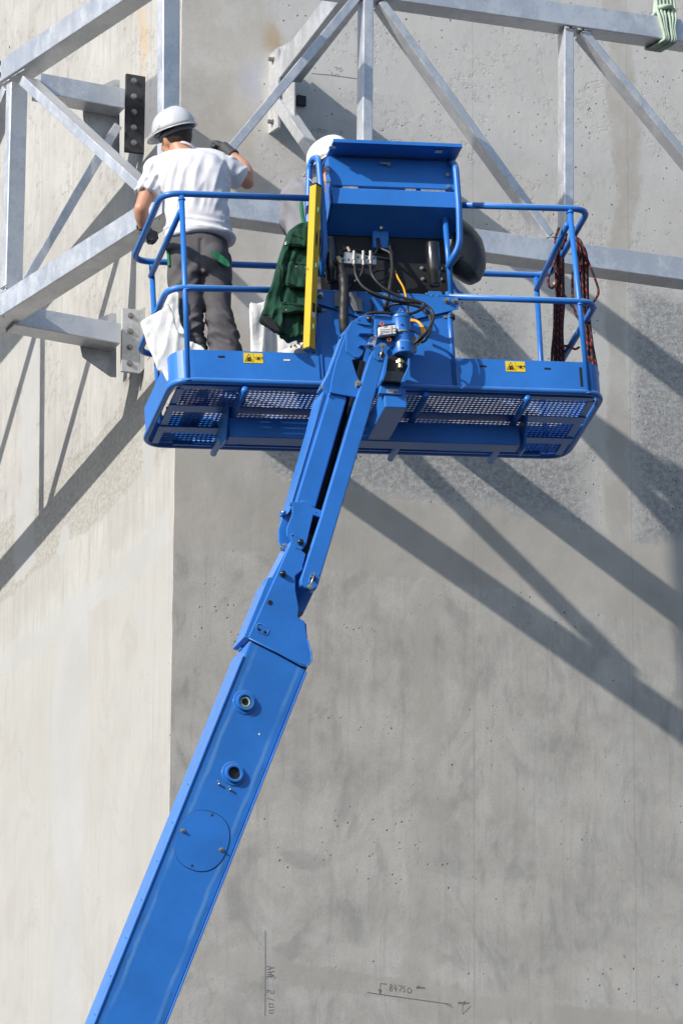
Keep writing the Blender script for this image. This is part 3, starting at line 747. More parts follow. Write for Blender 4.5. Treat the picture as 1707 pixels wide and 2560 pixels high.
obj("side_cheek", prof(ua - .012, ua - .002, [(-.04, 1.19), (-.055, 1.08), (.02, 1.03), (.16, .97), (.16, 1.19)]), 'blue', lift, bevel=.002)
obj("side_cheek", prof(ub + .002, ub + .012, [(-.04, 1.19), (-.055, 1.08), (.02, 1.03), (.16, .97), (.16, 1.19)]), 'blue', lift, bevel=.002)
obj("centre_bracket", bbox(1.21, 1.30, .12, .16, .90, 1.03), 'blue', lift, bevel=.003)
obj("foil_label", join(prism(qp([(949, 404), (978, 405), (976, 409), (975, 415), (966, 410), (951, 409)], -.04), BM[:, 1] * .001)), 'bolt', lift)
for x, y in ((818, 423), (1119, 437), (1120, 466), (819, 453)):
    obj("bolt", bolt_m(Q(x, y, -.036), -BM[:, 1], .008, .006), 'brass', lift)
for x, y in ((1054, 670), (1101, 672), (1056, 697), (1102, 698), (806, 685), (850, 700)):
    obj("bolt", bolt_m(Q(x, y, .163), -BM[:, 1], .008, .008), 'silver', lift)
hoopL = [Q(801, 690, -.05), Q(812, 615, -.08), Q(806, 520, -.10), Q(797, 405, -.10), Q(793, 392, -.08), Q(781, 396, 0.02), Q(773, 418, .06), Q(771, 500, .06), Q(772, 640, .06), Q(775, 728, .06)]
obj("guard_hoop", tube(fillet(hoopL, .05, 6), .0185, 12), 'blue', lift, True, label="tube hoop on the left of the console")
hoopR = [Q(1119, 668, -.02), Q(1149, 612, -.08), Q(1147, 520, -.10), Q(1139, 420, -.10), Q(1135, 408, -.08), Q(1122, 406, .0)]
obj("guard_hoop", tube(fillet(hoopR, .05, 6), .0185, 12), 'blue', lift, True, label="tube hoop on the right of the console")
obj("post", cyl(Q(1111, 530, .02), Q(1128, 738, .0), .016, 14), 'blue', lift, True)
obj("stay_tube", tube(fillet([Q(1128, 700, .05), Q(1140, 725, .05), Q(1158, 737, .05), Q(1180, 740, .0)], .03), .010, 8), 'blue', lift, True)
obj("stay_tube", tube(fillet([Q(742, 722, -.01), Q(760, 716, -.01), Q(770, 690, .04)], .03), .010, 8), 'blue', lift, True)
sh = obj("valve_shelf", prism(qp([(790, 722), (960, 731), (1065, 735), (1072, 727), (1103, 728), (1106, 736), (1146, 741), (1146, 772), (1112, 780), (1038, 797), (935, 797), (900, 793), (840, 772), (788, 757)], -.02), BM[:, 1] * .006), 'blue', lift, bevel=.0015)
obj("valve_shelf_top", prof(.83, 1.62, [(-.02, .553), (-.02, .547), (.16, .547), (.16, .553)]), 'blue', lift)
obj("console_upright", bbox(1.21, 1.245, -.025, .02, .30, .55), 'blue', lift, bevel=.004)
obj("console_upright", bbox(1.31, 1.345, -.025, .02, .30, .55), 'blue', lift, bevel=.004)
for x, y in ((801, 737), (1116, 751), (1137, 752)):
    obj("bolt", bolt_m(Q(x, y, -.026), -BM[:, 1], .011, .02), 'brass', lift)
for x, y in ((996, 727), (1065, 733), (1078, 738), (1092, 740), (1000, 773)):
    obj("rivet", ell(Q(x, y, -.021), BM[:, 0], BM[:, 2], BM[:, 1], .004, .004, .003, 8, 6), 'silver', lift)
for P in ((795, 776), (1128, 793)):
    p = Q(*P, -.0); obj("tube_clamp", cyl(p - BM[:, 2] * .012, p + BM[:, 2] * .012, .0205, 14), 'rubber', lift, True)
    obj("tube_clamp", boxm(p + BM[:, 0] * (.03 if P[0] < 900 else -.032), BM[:, 0], BM[:, 1], BM[:, 2], .014, .01, .008), 'bolt', lift, bevel=.001)
# black canisters
for x0, x1, y0, y1, yc in ((803, 839, 598, 683, 706), (1060, 1098, 610, 692, 715)):
    xm = (x0 + x1) / 2; v = .03; a, b, c_ = QL(xm, y0, v), QL(xm + 1, y1, v), QL(xm + 1, yc, v); r = (x1 - x0) / 2 / 457
    zz = [(a[2], r * .96), (a[2] - .004, r), (b[2] + .01, r), (b[2] - .006, r * .80), (c_[2] + .006, r * .78), (c_[2], r * .70)]
    obj("filter_canister", tube([B(a[0], v - .01, z) for z, _ in zz], [q for _, q in zz], 24), 'black', lift, True)
# valve block
vm_ = -.05
vb_ = obj("valve_block", prism(qp([(862, 628), (941, 641), (941, 661), (859, 657)], vm_), BM[:, 1] * .06), 'silver', lift, bevel=.003)
for x in (871, 884, 894, 907, 916, 930, 936):
    P = Q(x, 645 + (x - 871) * .05 + (3 if x % 2 else -4), vm_ - .002)
    obj("port", ell(P, BM[:, 0], BM[:, 2], BM[:, 1], .0055, .0055, .004, 12, 6), 'dark', vb_)
for x in (885, 908, 926):
    obj("hose_fitting", cyl(Q(x, 627, vm_ - .015), Q(x + .5, 662, vm_ - .018), .0095, 8), 'bolt', vb_)
    obj("hose_fitting", cyl(Q(x, 640, vm_ - .015), Q(x, 650, vm_ - .017), .0125, 6), 'bolt', vb_)
obj("side_fitting", join(cyl(Q(843, 646, vm_), Q(861, 648, vm_), .009, 8), cyl(Q(849, 645, vm_ - .01), Q(853, 672, vm_ - .01), .011, 6), cyl(Q(845, 641, vm_), Q(848, 652, vm_), .013, 6)), 'brass', vb_)
obj("side_fitting", join(cyl(Q(868, 617, vm_ + .01), Q(874, 628, vm_ + .01), .01, 8), cyl(Q(945, 554, .1), Q(955, 572, .1), .014, 8)), 'brass', vb_)
def hose(pts, r=.0085, mat='rubber', v=-.09, name="hose", n=8):
    return obj(name, tube(spline([Q(x, y, (p[0] if p else v)) for x, y, *p in pts], 7), r, n), mat, lift, True)
def b6(x, y): return (740 + x * .3189, 660 + y * .3189)
def H(l, **k): return hose([(*b6(x, y), *p) for x, y, *p in l], **k)
H([(458, 0, -.07), (470, 90, -.10), (530, 180, -.12), (640, 240, -.14), (800, 285, -.15), (950, 300, -.16), (1005, 325, -.18), (950, 370, -.2), (850, 392, -.2), (650, 380, -.2), (560, 390, -.19), (480, 440, -.17)])
H([(530, -10, -.06), (515, 70, -.08), (460, 140, -.07), (420, 190, -.02), (400, 260, 0)])
H([(580, 0, -.07), (600, 90, -.11), (680, 180, -.13), (820, 255, -.15), (980, 300, -.17), (1060, 360, -.18), (1075, 430, -.2), (1030, 520, -.22), (960, 590, -.22), (925, 625, -.2)])
H([(465, 20, -.05), (500, 140, -.09), (600, 235, -.11), (760, 285, -.13), (920, 320, -.15), (1030, 370, -.16), (1065, 460, -.18), (1000, 560, -.2), (950, 610, -.2)])
H([(740, 380, -.03), (720, 345, -.05), (760, 315, -.09), (870, 315, -.13), (980, 345, -.15), (1040, 400, -.17), (1060, 500, -.19), (1020, 590, -.2), (985, 615, -.21)], r=.007)
H([(748, -80, .05), (755, 40, .0), (738, 160, -.04), (720, 260, -.05), (700, 340, -.03), (680, 410, .0)], r=.0115)
H([(640, -120, .08), (600, -75, .05), (480, -110, .03), (370, -110, .03), (350, -80, 0), (380, -60, 0)], r=.009)
H([(640, -200, .12), (660, -130, .1), (735, -90, .06), (740, -40, .05), (650, -50, .04), (600, -60, .03)], r=.010)
H([(735, -190, .12), (740, -120, .1), (760, -60, .06), (752, 10, .04)], r=.010)
H([(740, 30, .03), (720, 90, .02), (660, 130, .03), (600, 110, .04), (620, 60, .05), (700, 40, .05)], r=.006)
H([(770, 45, .02), (800, 110, -.02), (840, 180, -.05), (862, 260, -.12), (878, 330, -.10), (872, 385, -.06), (868, 430, -.05)], r=.0055, mat='yellowhose')
for k in range(3):
    H([(880, 430 + 6 * k, -.1), (950, 445 + 4 * k, -.12), (1000 - 9 * k, 500, -.14), (1000 - 8 * k, 570, -.15), (950, 635 - 10 * k, -.13)], r=.0055, mat='yellowhose')
H([(870, 520, -.2), (920, 525, -.2), (965, 560, -.2), (950, 600, -.2)], r=.006)
H([(500, 280, .0), (560, 270, -.01), (600, 330, -.02), (570, 390, -.02), (500, 380, -.01), (440, 360, .0)], r=.008)
H([(620, 430, -.1), (660, 415, -.1), (700, 410, -.09)], r=.008)
obj("wrapped_hose", tube(spline([Q(*b6(345, 0), -.05), Q(*b6(365, 70), -.09), Q(*b6(378, 170), -.12), Q(*b6(375, 300), -.14), Q(*b6(372, 430), -.16), Q(*b6(385, 560), -.14)], 10),
    [.018] * 12 + [.027 + (.0015 if (i // 3) % 2 else 0) for i in range(39)], 14), 'rubber', lift, True)
obj("relay_box", prism(qp([(836, 732), (848, 726), (864, 730), (862, 768), (837, 764)], -.035), BM[:, 1] * .01), 'bolt', lift, bevel=.002)
obj("relay_box", prism(qp([(872, 730), (890, 730), (893, 742), (905, 745), (907, 778), (885, 776), (875, 755)], -.04), BM[:, 1] * .01), 'bolt', lift, bevel=.002)

# ---- boom ------------------------------------------------------------------
AB = rad(18.0)
bn = V([math.sin(AB), -math.cos(AB), 0])          # outward normal of the big side plates
def BP(y0):                                        # plane of the boom's near side
    return (V([0, y0, 0]), bn)
pm = BP(31.95)
def bp(pts, off=0.): return [on(x, y, (pm[0] + bn * off, bn)) for x, y in pts]
def slab(name, pts, off, th, mat='blue', parent=lift, bev=.003, label=None):
    return obj(name, prism(bp(pts, off), -bn * th), mat, parent, bevel=bev, label=label)
# main boom: box section with lips, continues down out of view
dirm = (237 - 624) / (2560 - 1602.), (416 - 771) / (2560 - 1667.)
low = 3400
mbpts = [(624, 1600), (771, 1664), (771 + dirm[1] * (low - 1667), low), (624 + dirm[0] * (low - 1602), low)]
def along(t, s):   # t = picture row, s = 0..1 across the face
    xl = 624 + dirm[0] * (t - 1602); xr = 771 + dirm[1] * (t - 1667); return (xl + (xr - xl) * s, t)
_a, _b = bp([along(2000, 0), along(2000, 1)]); _up = nrm(bp([along(1700, 0)])[0] - _a); _w = (_b - _a) - _up * ((_b - _a) @ _up); _w = _w / (_w @ _w)
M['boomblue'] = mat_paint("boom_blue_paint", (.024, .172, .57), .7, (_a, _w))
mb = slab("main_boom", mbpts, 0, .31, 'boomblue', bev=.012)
def edge_line(s, w_, y0, y1): return [along(y0, s - w_ / 2), along(y0, s + w_ / 2), along(y1, s + w_ / 2), along(y1, s - w_ / 2)]
lip = [(along(1640, -.006)), along(1640, .02), along(low, .02), along(low, -.006)]
obj("edge_flange", prism(bp(edge_line(.0, .030, 1640, 3380), .006), -bn * .02), 'blue', mb, bevel=.003)
obj("edge_flange", prism(bp(edge_line(1.0, .028, 1680, 3380), .006), -bn * .02), 'blue', mb, bevel=.003)
sp_pts = [(on(*along(y, -.02), (pm[0] - bn * .10, bn))) for y in (1900, 2700, 3350)]
obj("hose_track", tube(sp_pts, .012, 8), 'blue', mb, True)
for y in range(1960, 2560, 96):
    P = on(*along(y, -.035), (pm[0] - bn * .08, bn)); obj("track_clip", ell(P, bn, Z, V([1, 0, 0]), .012, .014, .010, 8, 6), 'blue', mb, True)
def c2(x, y): return (200 + x * .4082, 1600 + y * .4082)
def c1(x, y): return (560 + x * .2976, 1000 + y * .2976)
for bx, by, pale in ((612, 1757, True), (584, 1936, False)):
    P = bp([(bx, by)], 0)[0]; xx = V([-bn[1], bn[0], 0])
    def ringm(r0, r1, h0, h1, n=28, wob=.0):
        v, f = [], []; rw = random.Random(int(bx))
        for k in range(n):
            t = 2 * math.pi * k / n; e = xx * math.cos(t) + Z * math.sin(t); w1 = 1 + wob * rw.uniform(-1, 1)
            v += [P + e * r1 * w1 + bn * h0, P + e * r1 * w1 * .985 + bn * h1, P + e * r0 + bn * h1, P + e * r0 - bn * .05]
        for k in range(n):
            a, b = 4 * k, 4 * ((k + 1) % n)
            for i in range(3): f.append((a + i, b + i, b + i + 1, a + i + 1))
        return v, f
    bush = obj("bushing", ringm(.034, .067, .0005, .004, wob=.03), 'blue', mb, True, bevel=.002)
    obj("collar", ringm(.034, .050, .004, .020), 'blue', bush, False, bevel=.003)
    obj("bore", cyl(P + bn * .0045, P + bn * .0047, .0335, 24), 'dark', bush)
    if pale: obj("bearing_sleeve", tube([P + bn * .008 + .025 * (xx * math.cos(t) + Z * math.sin(t)) for t in np.linspace(0, 2 * math.pi, 25)[:-1]], .006, 8, closed=True), simple("pale_green_bush", (.28, .40, .34), .5), bush, True)
# oval access cover
cov = []
for k in range(48):
    t = 2 * math.pi * k / 48; cx, sy = math.cos(t), math.sin(t)
    x = 66 * math.copysign(abs(cx) ** .88, cx); y = 76 * math.copysign(abs(sy) ** .88, sy)
    a = rad(20); cov.append((505 + x * math.cos(a) - y * math.sin(a), 2103 + x * math.sin(a) + y * math.cos(a)))
cvr = slab("access_cover", cov, .0035, .003, parent=mb, bev=.001)
obj("cover_seam", tube(bp([(505 + (x - 505) * 1.008, 2103 + (y - 2103) * 1.008) for x, y in cov], .0009), .0016, 6, closed=True), 'seam', mb)
for x, y in ((456.6, 2078), (553, 2125.6)):
    P = bp([(x, y)], .004)[0]; obj("bolt", join(cyl(P, P + bn * .004, .0125, 16), cyl(P + bn * .004, P + bn * .012, .008, 6), cyl(P + bn * .012, P + bn * .017, .0045, 10)), 'brass', cvr, bevel=.001)
for x, y in ((529, 2038), (479, 2165)):
    P = bp([(x, y)], .0042)[0]; obj("slot", ell(P, Z + V([.3, 0, 0]), V([1, 0, 0]), bn, .010, .0055, .0008, 12, 6), 'dark', cvr)
for x, y in ((547, 1962), (575, 1976)):
    P = bp([(x, y)], .0)[0]; obj("grease_fitting", join(cyl(P, P + bn * .014, .006, 10), tube([P + bn * .008, P + bn * .022 + V([-.012, 0, .016])], [.003, .002], 6)), 'brass', mb, True)
P = bp([(648, 1836)], .001)[0]; obj("paint_chip", ell(P, Z, V([1, 0, 0]), bn, .006, .004, .0008, 8, 6), 'paper', mb)
# boom head: near plate, far plate and closing web
hp = [(621, 1593), (727, 1357), (748, 1372), (765, 1385), (757, 1415), (757, 1424), (738, 1440), (739, 1476), (747, 1521), (744.5, 1543), (762, 1553), (768, 1596), (780, 1646), (773, 1661), (766, 1665), (752, 1661)]
head = slab("boom_head", hp, .014, .016, bev=.004)
slab("far_plate", [(618, 1600), (722, 1365), (780, 1385), (792, 1430), (787, 1474), (757, 1537), (748, 1545), (766, 1560), (772, 1655)], -.115, .016, parent=head)
slab("boom_web", [(614, 1600), (700, 1405), (727, 1370), (735, 1500), (768, 1600), (770, 1655)], -.02, .09, parent=head, bev=.004)
slab("back_plate", [(609, 1594), (670, 1444), (680, 1442), (727, 1352), (731, 1362), (628, 1600)], .004, .20, parent=head, bev=.004)
slab("side_lug", [(661, 1450), (670, 1443), (684, 1448), (668, 1478), (655, 1476)], -.05, .03, parent=head)
slab("side_lug", [(600, 1612), (618, 1575), (626, 1580), (612, 1622), (602, 1623)], -.12, .05, parent=head)
def pin(nm, x, y, r, off, h, par, mat='black'):
    P = bp([(x, y)], off)[0]; return obj(nm, tube([P, P + bn * h * .7, P + bn * h], [r, r, r * .75], 20), mat, par, True)
pin("pin", 706, 1436, .0165, .014, .024, head)
P = bp([(675.5, 1507)], .0145)[0]; obj("pin_hole", cyl(P, P + bn * .0005, .0145, 20), 'dark', head)
rc = [(641, 1565), (645, 1560), (652, 1560), (669, 1569), (672, 1576), (669, 1586), (663, 1588), (646, 1580), (641, 1573)]
obj("recess_rim", tube(bp(rc, .0145), .0028, 6, closed=True), 'blue', head, True)
for x, y in ((648, 1574), (662, 1581)):
    P = bp([(x, y)], .015)[0]; obj("pin_hole", cyl(P, P + bn * .0005, .0085, 16), 'dark', head)
obj("weld", tube(bp([(622, 1596), (690, 1630), (752, 1664), (766, 1668), (779, 1652), (778, 1634), (769, 1600)], .012), .0042, 7), 'blue', head, True)
obj("weld_shadow_gap", tube(bp([(624, 1600), (690, 1633), (750, 1667), (766, 1671)], .0035), .0035, 6), 'seam', head, True)
slab("hinge_block", [(742, 1528), (758, 1532), (752, 1541), (745, 1541)], -.02, .06, 'black', head)
# jib
jf = .012
jib = slab("jib_arm", [(738, 1258), (824, 978), (866, 990), (866.5, 1000), (789, 1268), (772, 1310)], -.005, .25, bev=.008)
slab("jib_back_strip", [(722, 1280), (786, 1060), (801, 1000), (809, 975), (824, 980), (816, 1000), (740, 1262)], -.02, .17, parent=jib, bev=.003)
obj("jib_seam", tube(bp([(729, 1262), (792, 1050), (812, 985)], -.0185), .0018, 5), 'seam', jib)
lowp = [(738.5, 1254), (752, 1254), (758, 1251), (768, 1252), (776, 1256), (783, 1269), (806.5, 1277), (803, 1294), (783, 1287), (777, 1312), (770, 1342), (765, 1362), (752, 1373), (738, 1370), (727, 1352), (717, 1338), (717, 1321), (731, 1284), (731, 1264), (724, 1262), (725, 1254)]
lowb = slab("lower_bracket", lowp, .012, .014, bev=.003)
slab("bracket_far_side", [(697, 1321), (708, 1290), (722, 1292), (717, 1330), (727, 1355), (712, 1375), (704, 1376), (697, 1350)], -.04, .02, parent=lowb)
slab("bracket_ear", [(701, 1276), (716, 1276), (716, 1287), (703, 1289)], -.02, .03, parent=lowb)
P = bp([(707, 1280)], -.018)[0]; obj("bolt", ell(P, Z, V([1, 0, 0]), bn, .008, .008, .006, 12, 8), 'silver', lowb, True)
ear = slab("pin_retainer", [(726, 1336), (732, 1333), (738, 1338), (745, 1348), (755, 1351), (763, 1362), (758, 1372), (748, 1374), (738, 1369), (729, 1356)], .018, .006, parent=lowb, bev=.002)
pin("pin", 750.5, 1356, .0165, .018, .02, lowb)
P = bp([(731.5, 1339)], .0185)[0]; obj("pin_hole", cyl(P, P + bn * .0004, .005, 10), 'dark', ear)
for x, y in ((711, 1363), (703, 1370)):
    P = bp([(x, y)], -.02)[0]; obj("bolt", bolt_m(P, bn, .008, .01), 'brass', lowb)
P = bp([(791, 1282)], .0125)[0]; obj("pin_hole", cyl(P, P + bn * .0004, .0035, 10), 'dark', lowb)
upp = [(824.5, 981), (829, 950), (841, 900), (863, 839), (862, 826), (877, 806), (890, 797), (900, 790), (912, 787.5), (924, 787), (932, 792), (936, 803), (933, 822), (928, 832), (919, 852), (906, 885), (900, 893), (885, 893), (873, 887), (866, 877), (880, 900), (893, 941), (903, 957), (898, 972), (893, 993), (850, 986)]
upb = slab("upper_bracket", [p for i, p in enumerate(upp) if i not in (17, 18, 19)], .012, .014, bev=.003)
slab("bracket_pad", [(865, 878), (885, 893), (898, 893), (906, 885), (918, 853), (919, 848), (930, 830), (880, 800), (866, 830)], .017, .006, parent=upb, bev=.002)
slab("bracket_back", [(800, 972), (822, 930), (858, 832), (866, 828), (862, 850), (838, 915), (824, 985)], -.03, .07, parent=upb, bev=.004)
slab("bracket_back_edge", [(848, 840), (860, 828), (878, 806), (886, 800), (880, 812), (866, 832), (858, 846)], -.04, .03, parent=upb)
ear = slab("pin_retainer", [(888, 799), (893, 794), (915, 786), (927, 787), (935, 795), (935, 806), (928, 813), (917, 812), (893, 808)], .024, .008, parent=upb, bev=.002)
pin("pin", 922.5, 798, .0165, .024, .02, upb)
P = bp([(899, 800)], .0245)[0]; obj("pin_hole", cyl(P, P + bn * .0004, .0045, 10), 'dark', ear)
for y in (832, 862):
    slab("bracket_lug", [(898, y - 2), (932, y - 2), (935, y + 4), (930, y + 1), (900, y + 1)], .05, .05, parent=upb, bev=.001)
slab("limit_switch", [(938, 836), (944, 839), (936, 871), (928, 872), (925, 868)], .03, .02, 'silver', upb, bev=.002)
for x, y in ((928, 845), (923, 860), (803, 968)):
    P = bp([(x, y)], .02)[0]; obj("bolt", bolt_m(P, bn, .008, .006), 'silver', upb)
P = bp([(895.5, 957.5)], .03)[0]; pb = obj("locking_bolt", join(cyl(P - bn * .015, P + bn * .004, .016, 20), cyl(P + bn * .004, P + bn * .010, .008, 8)), 'brass', upb, bevel=.001)
obj("cotter_pin", tube([P + V([-.01, -.01, -.01]), P + V([-.016, -.015, -.032])], .0025, 6), 'silver', pb)
# lift cylinder / levelling rod between arm and link, in shadow
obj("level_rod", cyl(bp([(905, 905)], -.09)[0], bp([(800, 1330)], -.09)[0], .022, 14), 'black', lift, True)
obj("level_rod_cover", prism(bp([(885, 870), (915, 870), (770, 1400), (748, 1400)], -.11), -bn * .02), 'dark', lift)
lk = slab("levelling_link", [(939, 868), (946, 861), (955, 858), (964, 861), (968, 870), (967, 880), (933.5, 1000), (795, 1464), (789, 1475), (779, 1476), (764, 1470), (753, 1462), (752, 1450), (800, 1302), (889, 1003), (931, 872)], .035, .05, bev=.006)
slab("link_end_boss", [(934, 882), (938, 864), (952, 856), (966, 860), (969, 872), (966, 886), (957, 900), (944, 901), (935, 893)], .042, .006, parent=lk, bev=.002)
slab("link_end_boss", [(770, 1456), (776, 1436), (786, 1431), (797, 1434), (800, 1446), (795, 1464), (785, 1472)], .042, .006, parent=lk, bev=.002)
pin("pin", 952, 886, .015, .04, .022, lk)
pin("pin", 781, 1445, .015, .04, .022, lk)
for a, b in (((957, 866), (949, 898)), ((787, 1432), (775, 1468))):
    A_, B_ = bp([a, b], .068); obj("retaining_bolt", cyl(A_, B_, .0042, 8), 'brass', lk, True)
    q = (957, 864) if a[1] < 1000 else (775, 1467)
    P = bp([q], .066)[0]; obj("retaining_bolt", join(cyl(P, P + bn * .005, .0145, 18), cyl(P + bn * .005, P + bn * .011, .0085, 6)), 'brass', lk, bevel=.001)
# rotator
rv = -.17
ax0, ax1 = Q(1008, 888, rv), Q(1000, 792, rv)
up = nrm(ax1 - ax0)
rot_ = obj("rotator", tube([ax0 - up * .0, ax0 + up * .004, ax0 + up * .065, ax0 + up * .07, ax1 - up * .02, ax1 - up * .016, ax1], [.055, .058, .058, .0535, .0535, .057, .056], 28), 'blue', lift, True, bevel=.002)
obj("rotator_arm", prism([Q(x, y, rv + .03) for x, y in ((932, 792), (990, 800), (996, 870), (985, 868), (966, 882), (952, 860), (934, 850), (932, 820))], -BM[:, 1] * .04), 'blue', rot_, bevel=.004)
obj("rotator_top", cyl(ax1, ax1 + up * .006, .050, 24), 'dark', rot_)
sb = obj("label_box", prism([Q(x, y, rv - .07) for x, y in ((946.5, 817), (989, 811), (990.5, 833), (948, 838))], BM[:, 1] * .03), 'paper', rot_, bevel=.003)
obj("label_box_base", prism([Q(x, y, rv - .035) for x, y in ((943, 812), (994, 806), (995, 838), (976, 846), (945, 842))], BM[:, 1] * .03), 'black', rot_, bevel=.003)
def lblpt(x, y): return Q(740 + x * .3189, 660 + y * .3189, rv - .0712)
obj("label_print", join(*[tube([lblpt(x0, y), lblpt(x1, y - 4)], r, 4) for x0, x1, y, r in ((660, 740, 515, .0008), (660, 742, 527, .0008), (658, 735, 538, .0008), (656, 680, 548, .001), (690, 715, 493, .0013), (700, 712, 486, .001))]
    + [tube([lblpt(a, b) for a, b in s], .0014, 4) for s in ([(758, 505), (780, 503)], [(760, 520), (770, 528), (782, 518), (782, 534)], [(750, 483), (750, 552)])]), 'ink', sb)
for x, y in ((674, 468), (730, 592)):
    P = Q(*b6(x, y), rv - .05); obj("bolt", tube([P + .010 * (BM[:, 0] * math.cos(t) + BM[:, 2] * math.sin(t)) for t in np.linspace(0, 6.28, 13)[:-1]], .004, 6, closed=True), simple("orange_washer", (.5, .12, .04), .6), rot_, True)
obj("cable_gland", cyl(Q(*b6(790, 523), rv - .05), Q(*b6(868, 522), rv - .05), .009, 10), 'silver', rot_, True)
obj("cable_gland", cyl(Q(*b6(800, 513), rv - .05), Q(*b6(822, 537), rv - .05), .011, 6), 'bolt', rot_, True)
obj("junction_box", prism([Q(*b6(x, y), rv) for x, y in ((898, 562), (940, 565), (948, 682), (905, 690))], BM[:, 1] * .03), 'bolt', rot_, bevel=.003)
for x, y in ((825, 468), (830, 650)):
    P = Q(*b6(x, y), rv - .058); obj("grease_fitting", ell(P, BM[:, 0], BM[:, 2], BM[:, 1], .006, .006, .006, 10, 8), 'blue', rot_, True)
# socket below
sock = [Q(*b6(x, y), rv + .0) for x, y in ((715, 735), (760, 705), (885, 735), (893, 800), (880, 830), (838, 925), (680, 912), (700, 850))]
obj("rotator_socket", prism(sock, BM[:, 1] * .10), 'dark', lift, bevel=.006)
obj("socket_wall", join(prism([Q(*b6(x, y), rv - .03) for x, y in ((880, 735), (893, 745), (893, 800), (838, 925), (826, 920), (878, 800))], BM[:, 1] * .12)), 'blue', lift, bevel=.002)
obj("socket_wall", prism([Q(*b6(x, y), rv - .03) for x, y in ((700, 720), (713, 700), (722, 730), (705, 850), (684, 912), (672, 900))], BM[:, 1] * .12), 'blue', lift, bevel=.002)
P0, P1 = Q(*b6(812, 745), rv - .02), Q(*b6(815, 815), rv - .02)
obj("socket_bolt", join(cyl(P0, P1, .014, 12), cyl(P0 + (P1 - P0) * .2, P0 + (P1 - P0) * .5, .024, 6)), 'brass', lift, bevel=.001)
obj("socket_lip", prism([Q(*b6(x, y), rv - .01) for x, y in ((690, 840), (720, 835), (840, 840), (850, 865), (838, 925), (680, 912))], BM[:, 1] * .02), 'black', lift, bevel=.003)
obj("neck_plate", prism([Q(*b6(x, y), -.13) for x, y in ((668, 918), (838, 930), (832, 1028), (650, 1012))], BM[:, 1] * .05), 'blue', lift, bevel=.004)
nl = obj("serial_label", prism([Q(*b6(x, y), -.1315) for x, y in ((710, 978), (801, 983), (800, 1015), (709, 1010))], BM[:, 1] * .001), 'silver', lift)
obj("label_print", join(*[tube([Q(*b6(x, y), -.1325) for x, y in s], r, 4) for s, r in (([(764, 994), (796, 996)], .002), ([(764, 1004), (796, 1006)], .0025), ([(716, 990), (750, 992)], .0006), ([(716, 1000), (752, 1002)], .0006))]), 'ink', nl)

# ================================================================== THINGS ON THE PLATFORM
# spirit level hung on the left hoop
lt, lb_ = Q(789, 466, -.13), Q(772, 872, -.16)
up = nrm(lt - lb_); fx = nrm(BM[:, 0] * .78 + BM[:, 1] * .626); fx = nrm(fx - up * (fx @ up)); fy = np.cross(up, fx)
lev = thing("spirit_level", lb_, "long yellow spirit level hanging upright on the left hoop of the console", "spirit level")
cc = (lt + lb_) / 2; hl = np.linalg.norm(lt - lb_) / 2
hw, hd = .037, .0155
obj("level_body", boxm(cc, fx, fy, up, hd * 1.6, hw * .62, hl), 'yellow', lev, bevel=.0025)
obj("end_cap", boxm(cc - up * (hl + .006), fx, fy, up, hd * 1.6 + .001, hw * .62 + .001, .006), 'black', lev, bevel=.002)
obj("end_cap", boxm(cc + up * (hl + .006), fx, fy, up, hd * 1.6 + .001, hw * .62 + .001, .006), 'black', lev, bevel=.002)
toc = nrm(-(cc)); 
side = -fy if (-fy) @ toc > 0 else fy
side2 = fx if fx @ toc > 0 else -fx
rs = side if side @ BM[:, 0] > side2 @ BM[:, 0] else side2
off_ = hw * .62 if rs is side else hd * 1.6
for py in (528, 668, 820):
    k = (py - 466) / (872 - 466.); P = lt + (lb_ - lt) * k + rs * (off_ + .0006)
    tt = np.cross(rs, up)
    obj("vial_window", ell(P, tt, up, rs, .010, .024, .0012, 18, 8), 'silver', lev, True)
    obj("vial", tube([P + rs * .003 - up * .016, P + rs * .003 + up * .016], .006, 10), 'vial', lev, True)
for py in (585, 600):
    pass
k = (600 - 466) / 406.; P = lt + (lb_ - lt) * k + rs * (off_ + .0004); obj("hand_slot", ell(P, np.cross(rs, up), up, rs, .008, .05, .0008, 16, 6), 'dark', lev)
k = (772 - 466) / 406.; P = lt + (lb_ - lt) * k + rs * (off_ + .0005); obj("label", boxm(P, np.cross(rs, up), up, rs, .011, .028, .0006), 'ink', lev)
P = P - up * .045; obj("label", boxm(P, np.cross(rs, up), up, rs, .011, .015, .0006), 'paper', lev)
obj("hanging_wire", tube(spline([Q(762, 436, -.09), Q(775, 448, -.1), Q(788, 462, -.13)], 4), .0022, 6), 'brass', lev, True)

# welding mask hung on the right of the console
wm = thing("welding_mask", Q(1175, 712, .1), "scuffed black welding mask hanging beside the right hoop of the console", "welding mask")
out = [(1146, 545), (1154, 545), (1180, 566), (1197, 586), (1206, 601), (1213, 628), (1215, 645), (1213, 672), (1204, 694), (1199, 702), (1190, 707), (1177, 712), (1165, 710), (1150, 702), (1131, 687), (1124, 668), (1122, 640), (1128, 600), (1134, 570)]
def dome(out, v0, depth, cxy, prof=((1, 0), (.985, .25), (.93, .6), (.80, .86), (.62, .97), (.3, 1.0))):
    vs, fs = [], []; m = len(out); cx_, cy_ = cxy; n = len(prof) - 1
    for sc_, dp in prof:
        for x, y in out: vs.append(Q(cx_ + (x - cx_) * sc_, cy_ + (y - cy_) * sc_, v0 - depth * dp))
    for i in range(n):
        for k in range(m):
            a = i * m + k; b = i * m + (k + 1) % m; fs.append((a, b, b + m, a + m))
    fs += [tuple(range(n * m, n * m + m)), tuple(range(m))[::-1]]
    return vs, fs
sm_out = [tuple(V(p)[:2]) for p in [(float(q[0]), float(q[1])) for q in spline([V([x, y, 0]) for x, y in out + [out[0]]], 3)]][:-1]
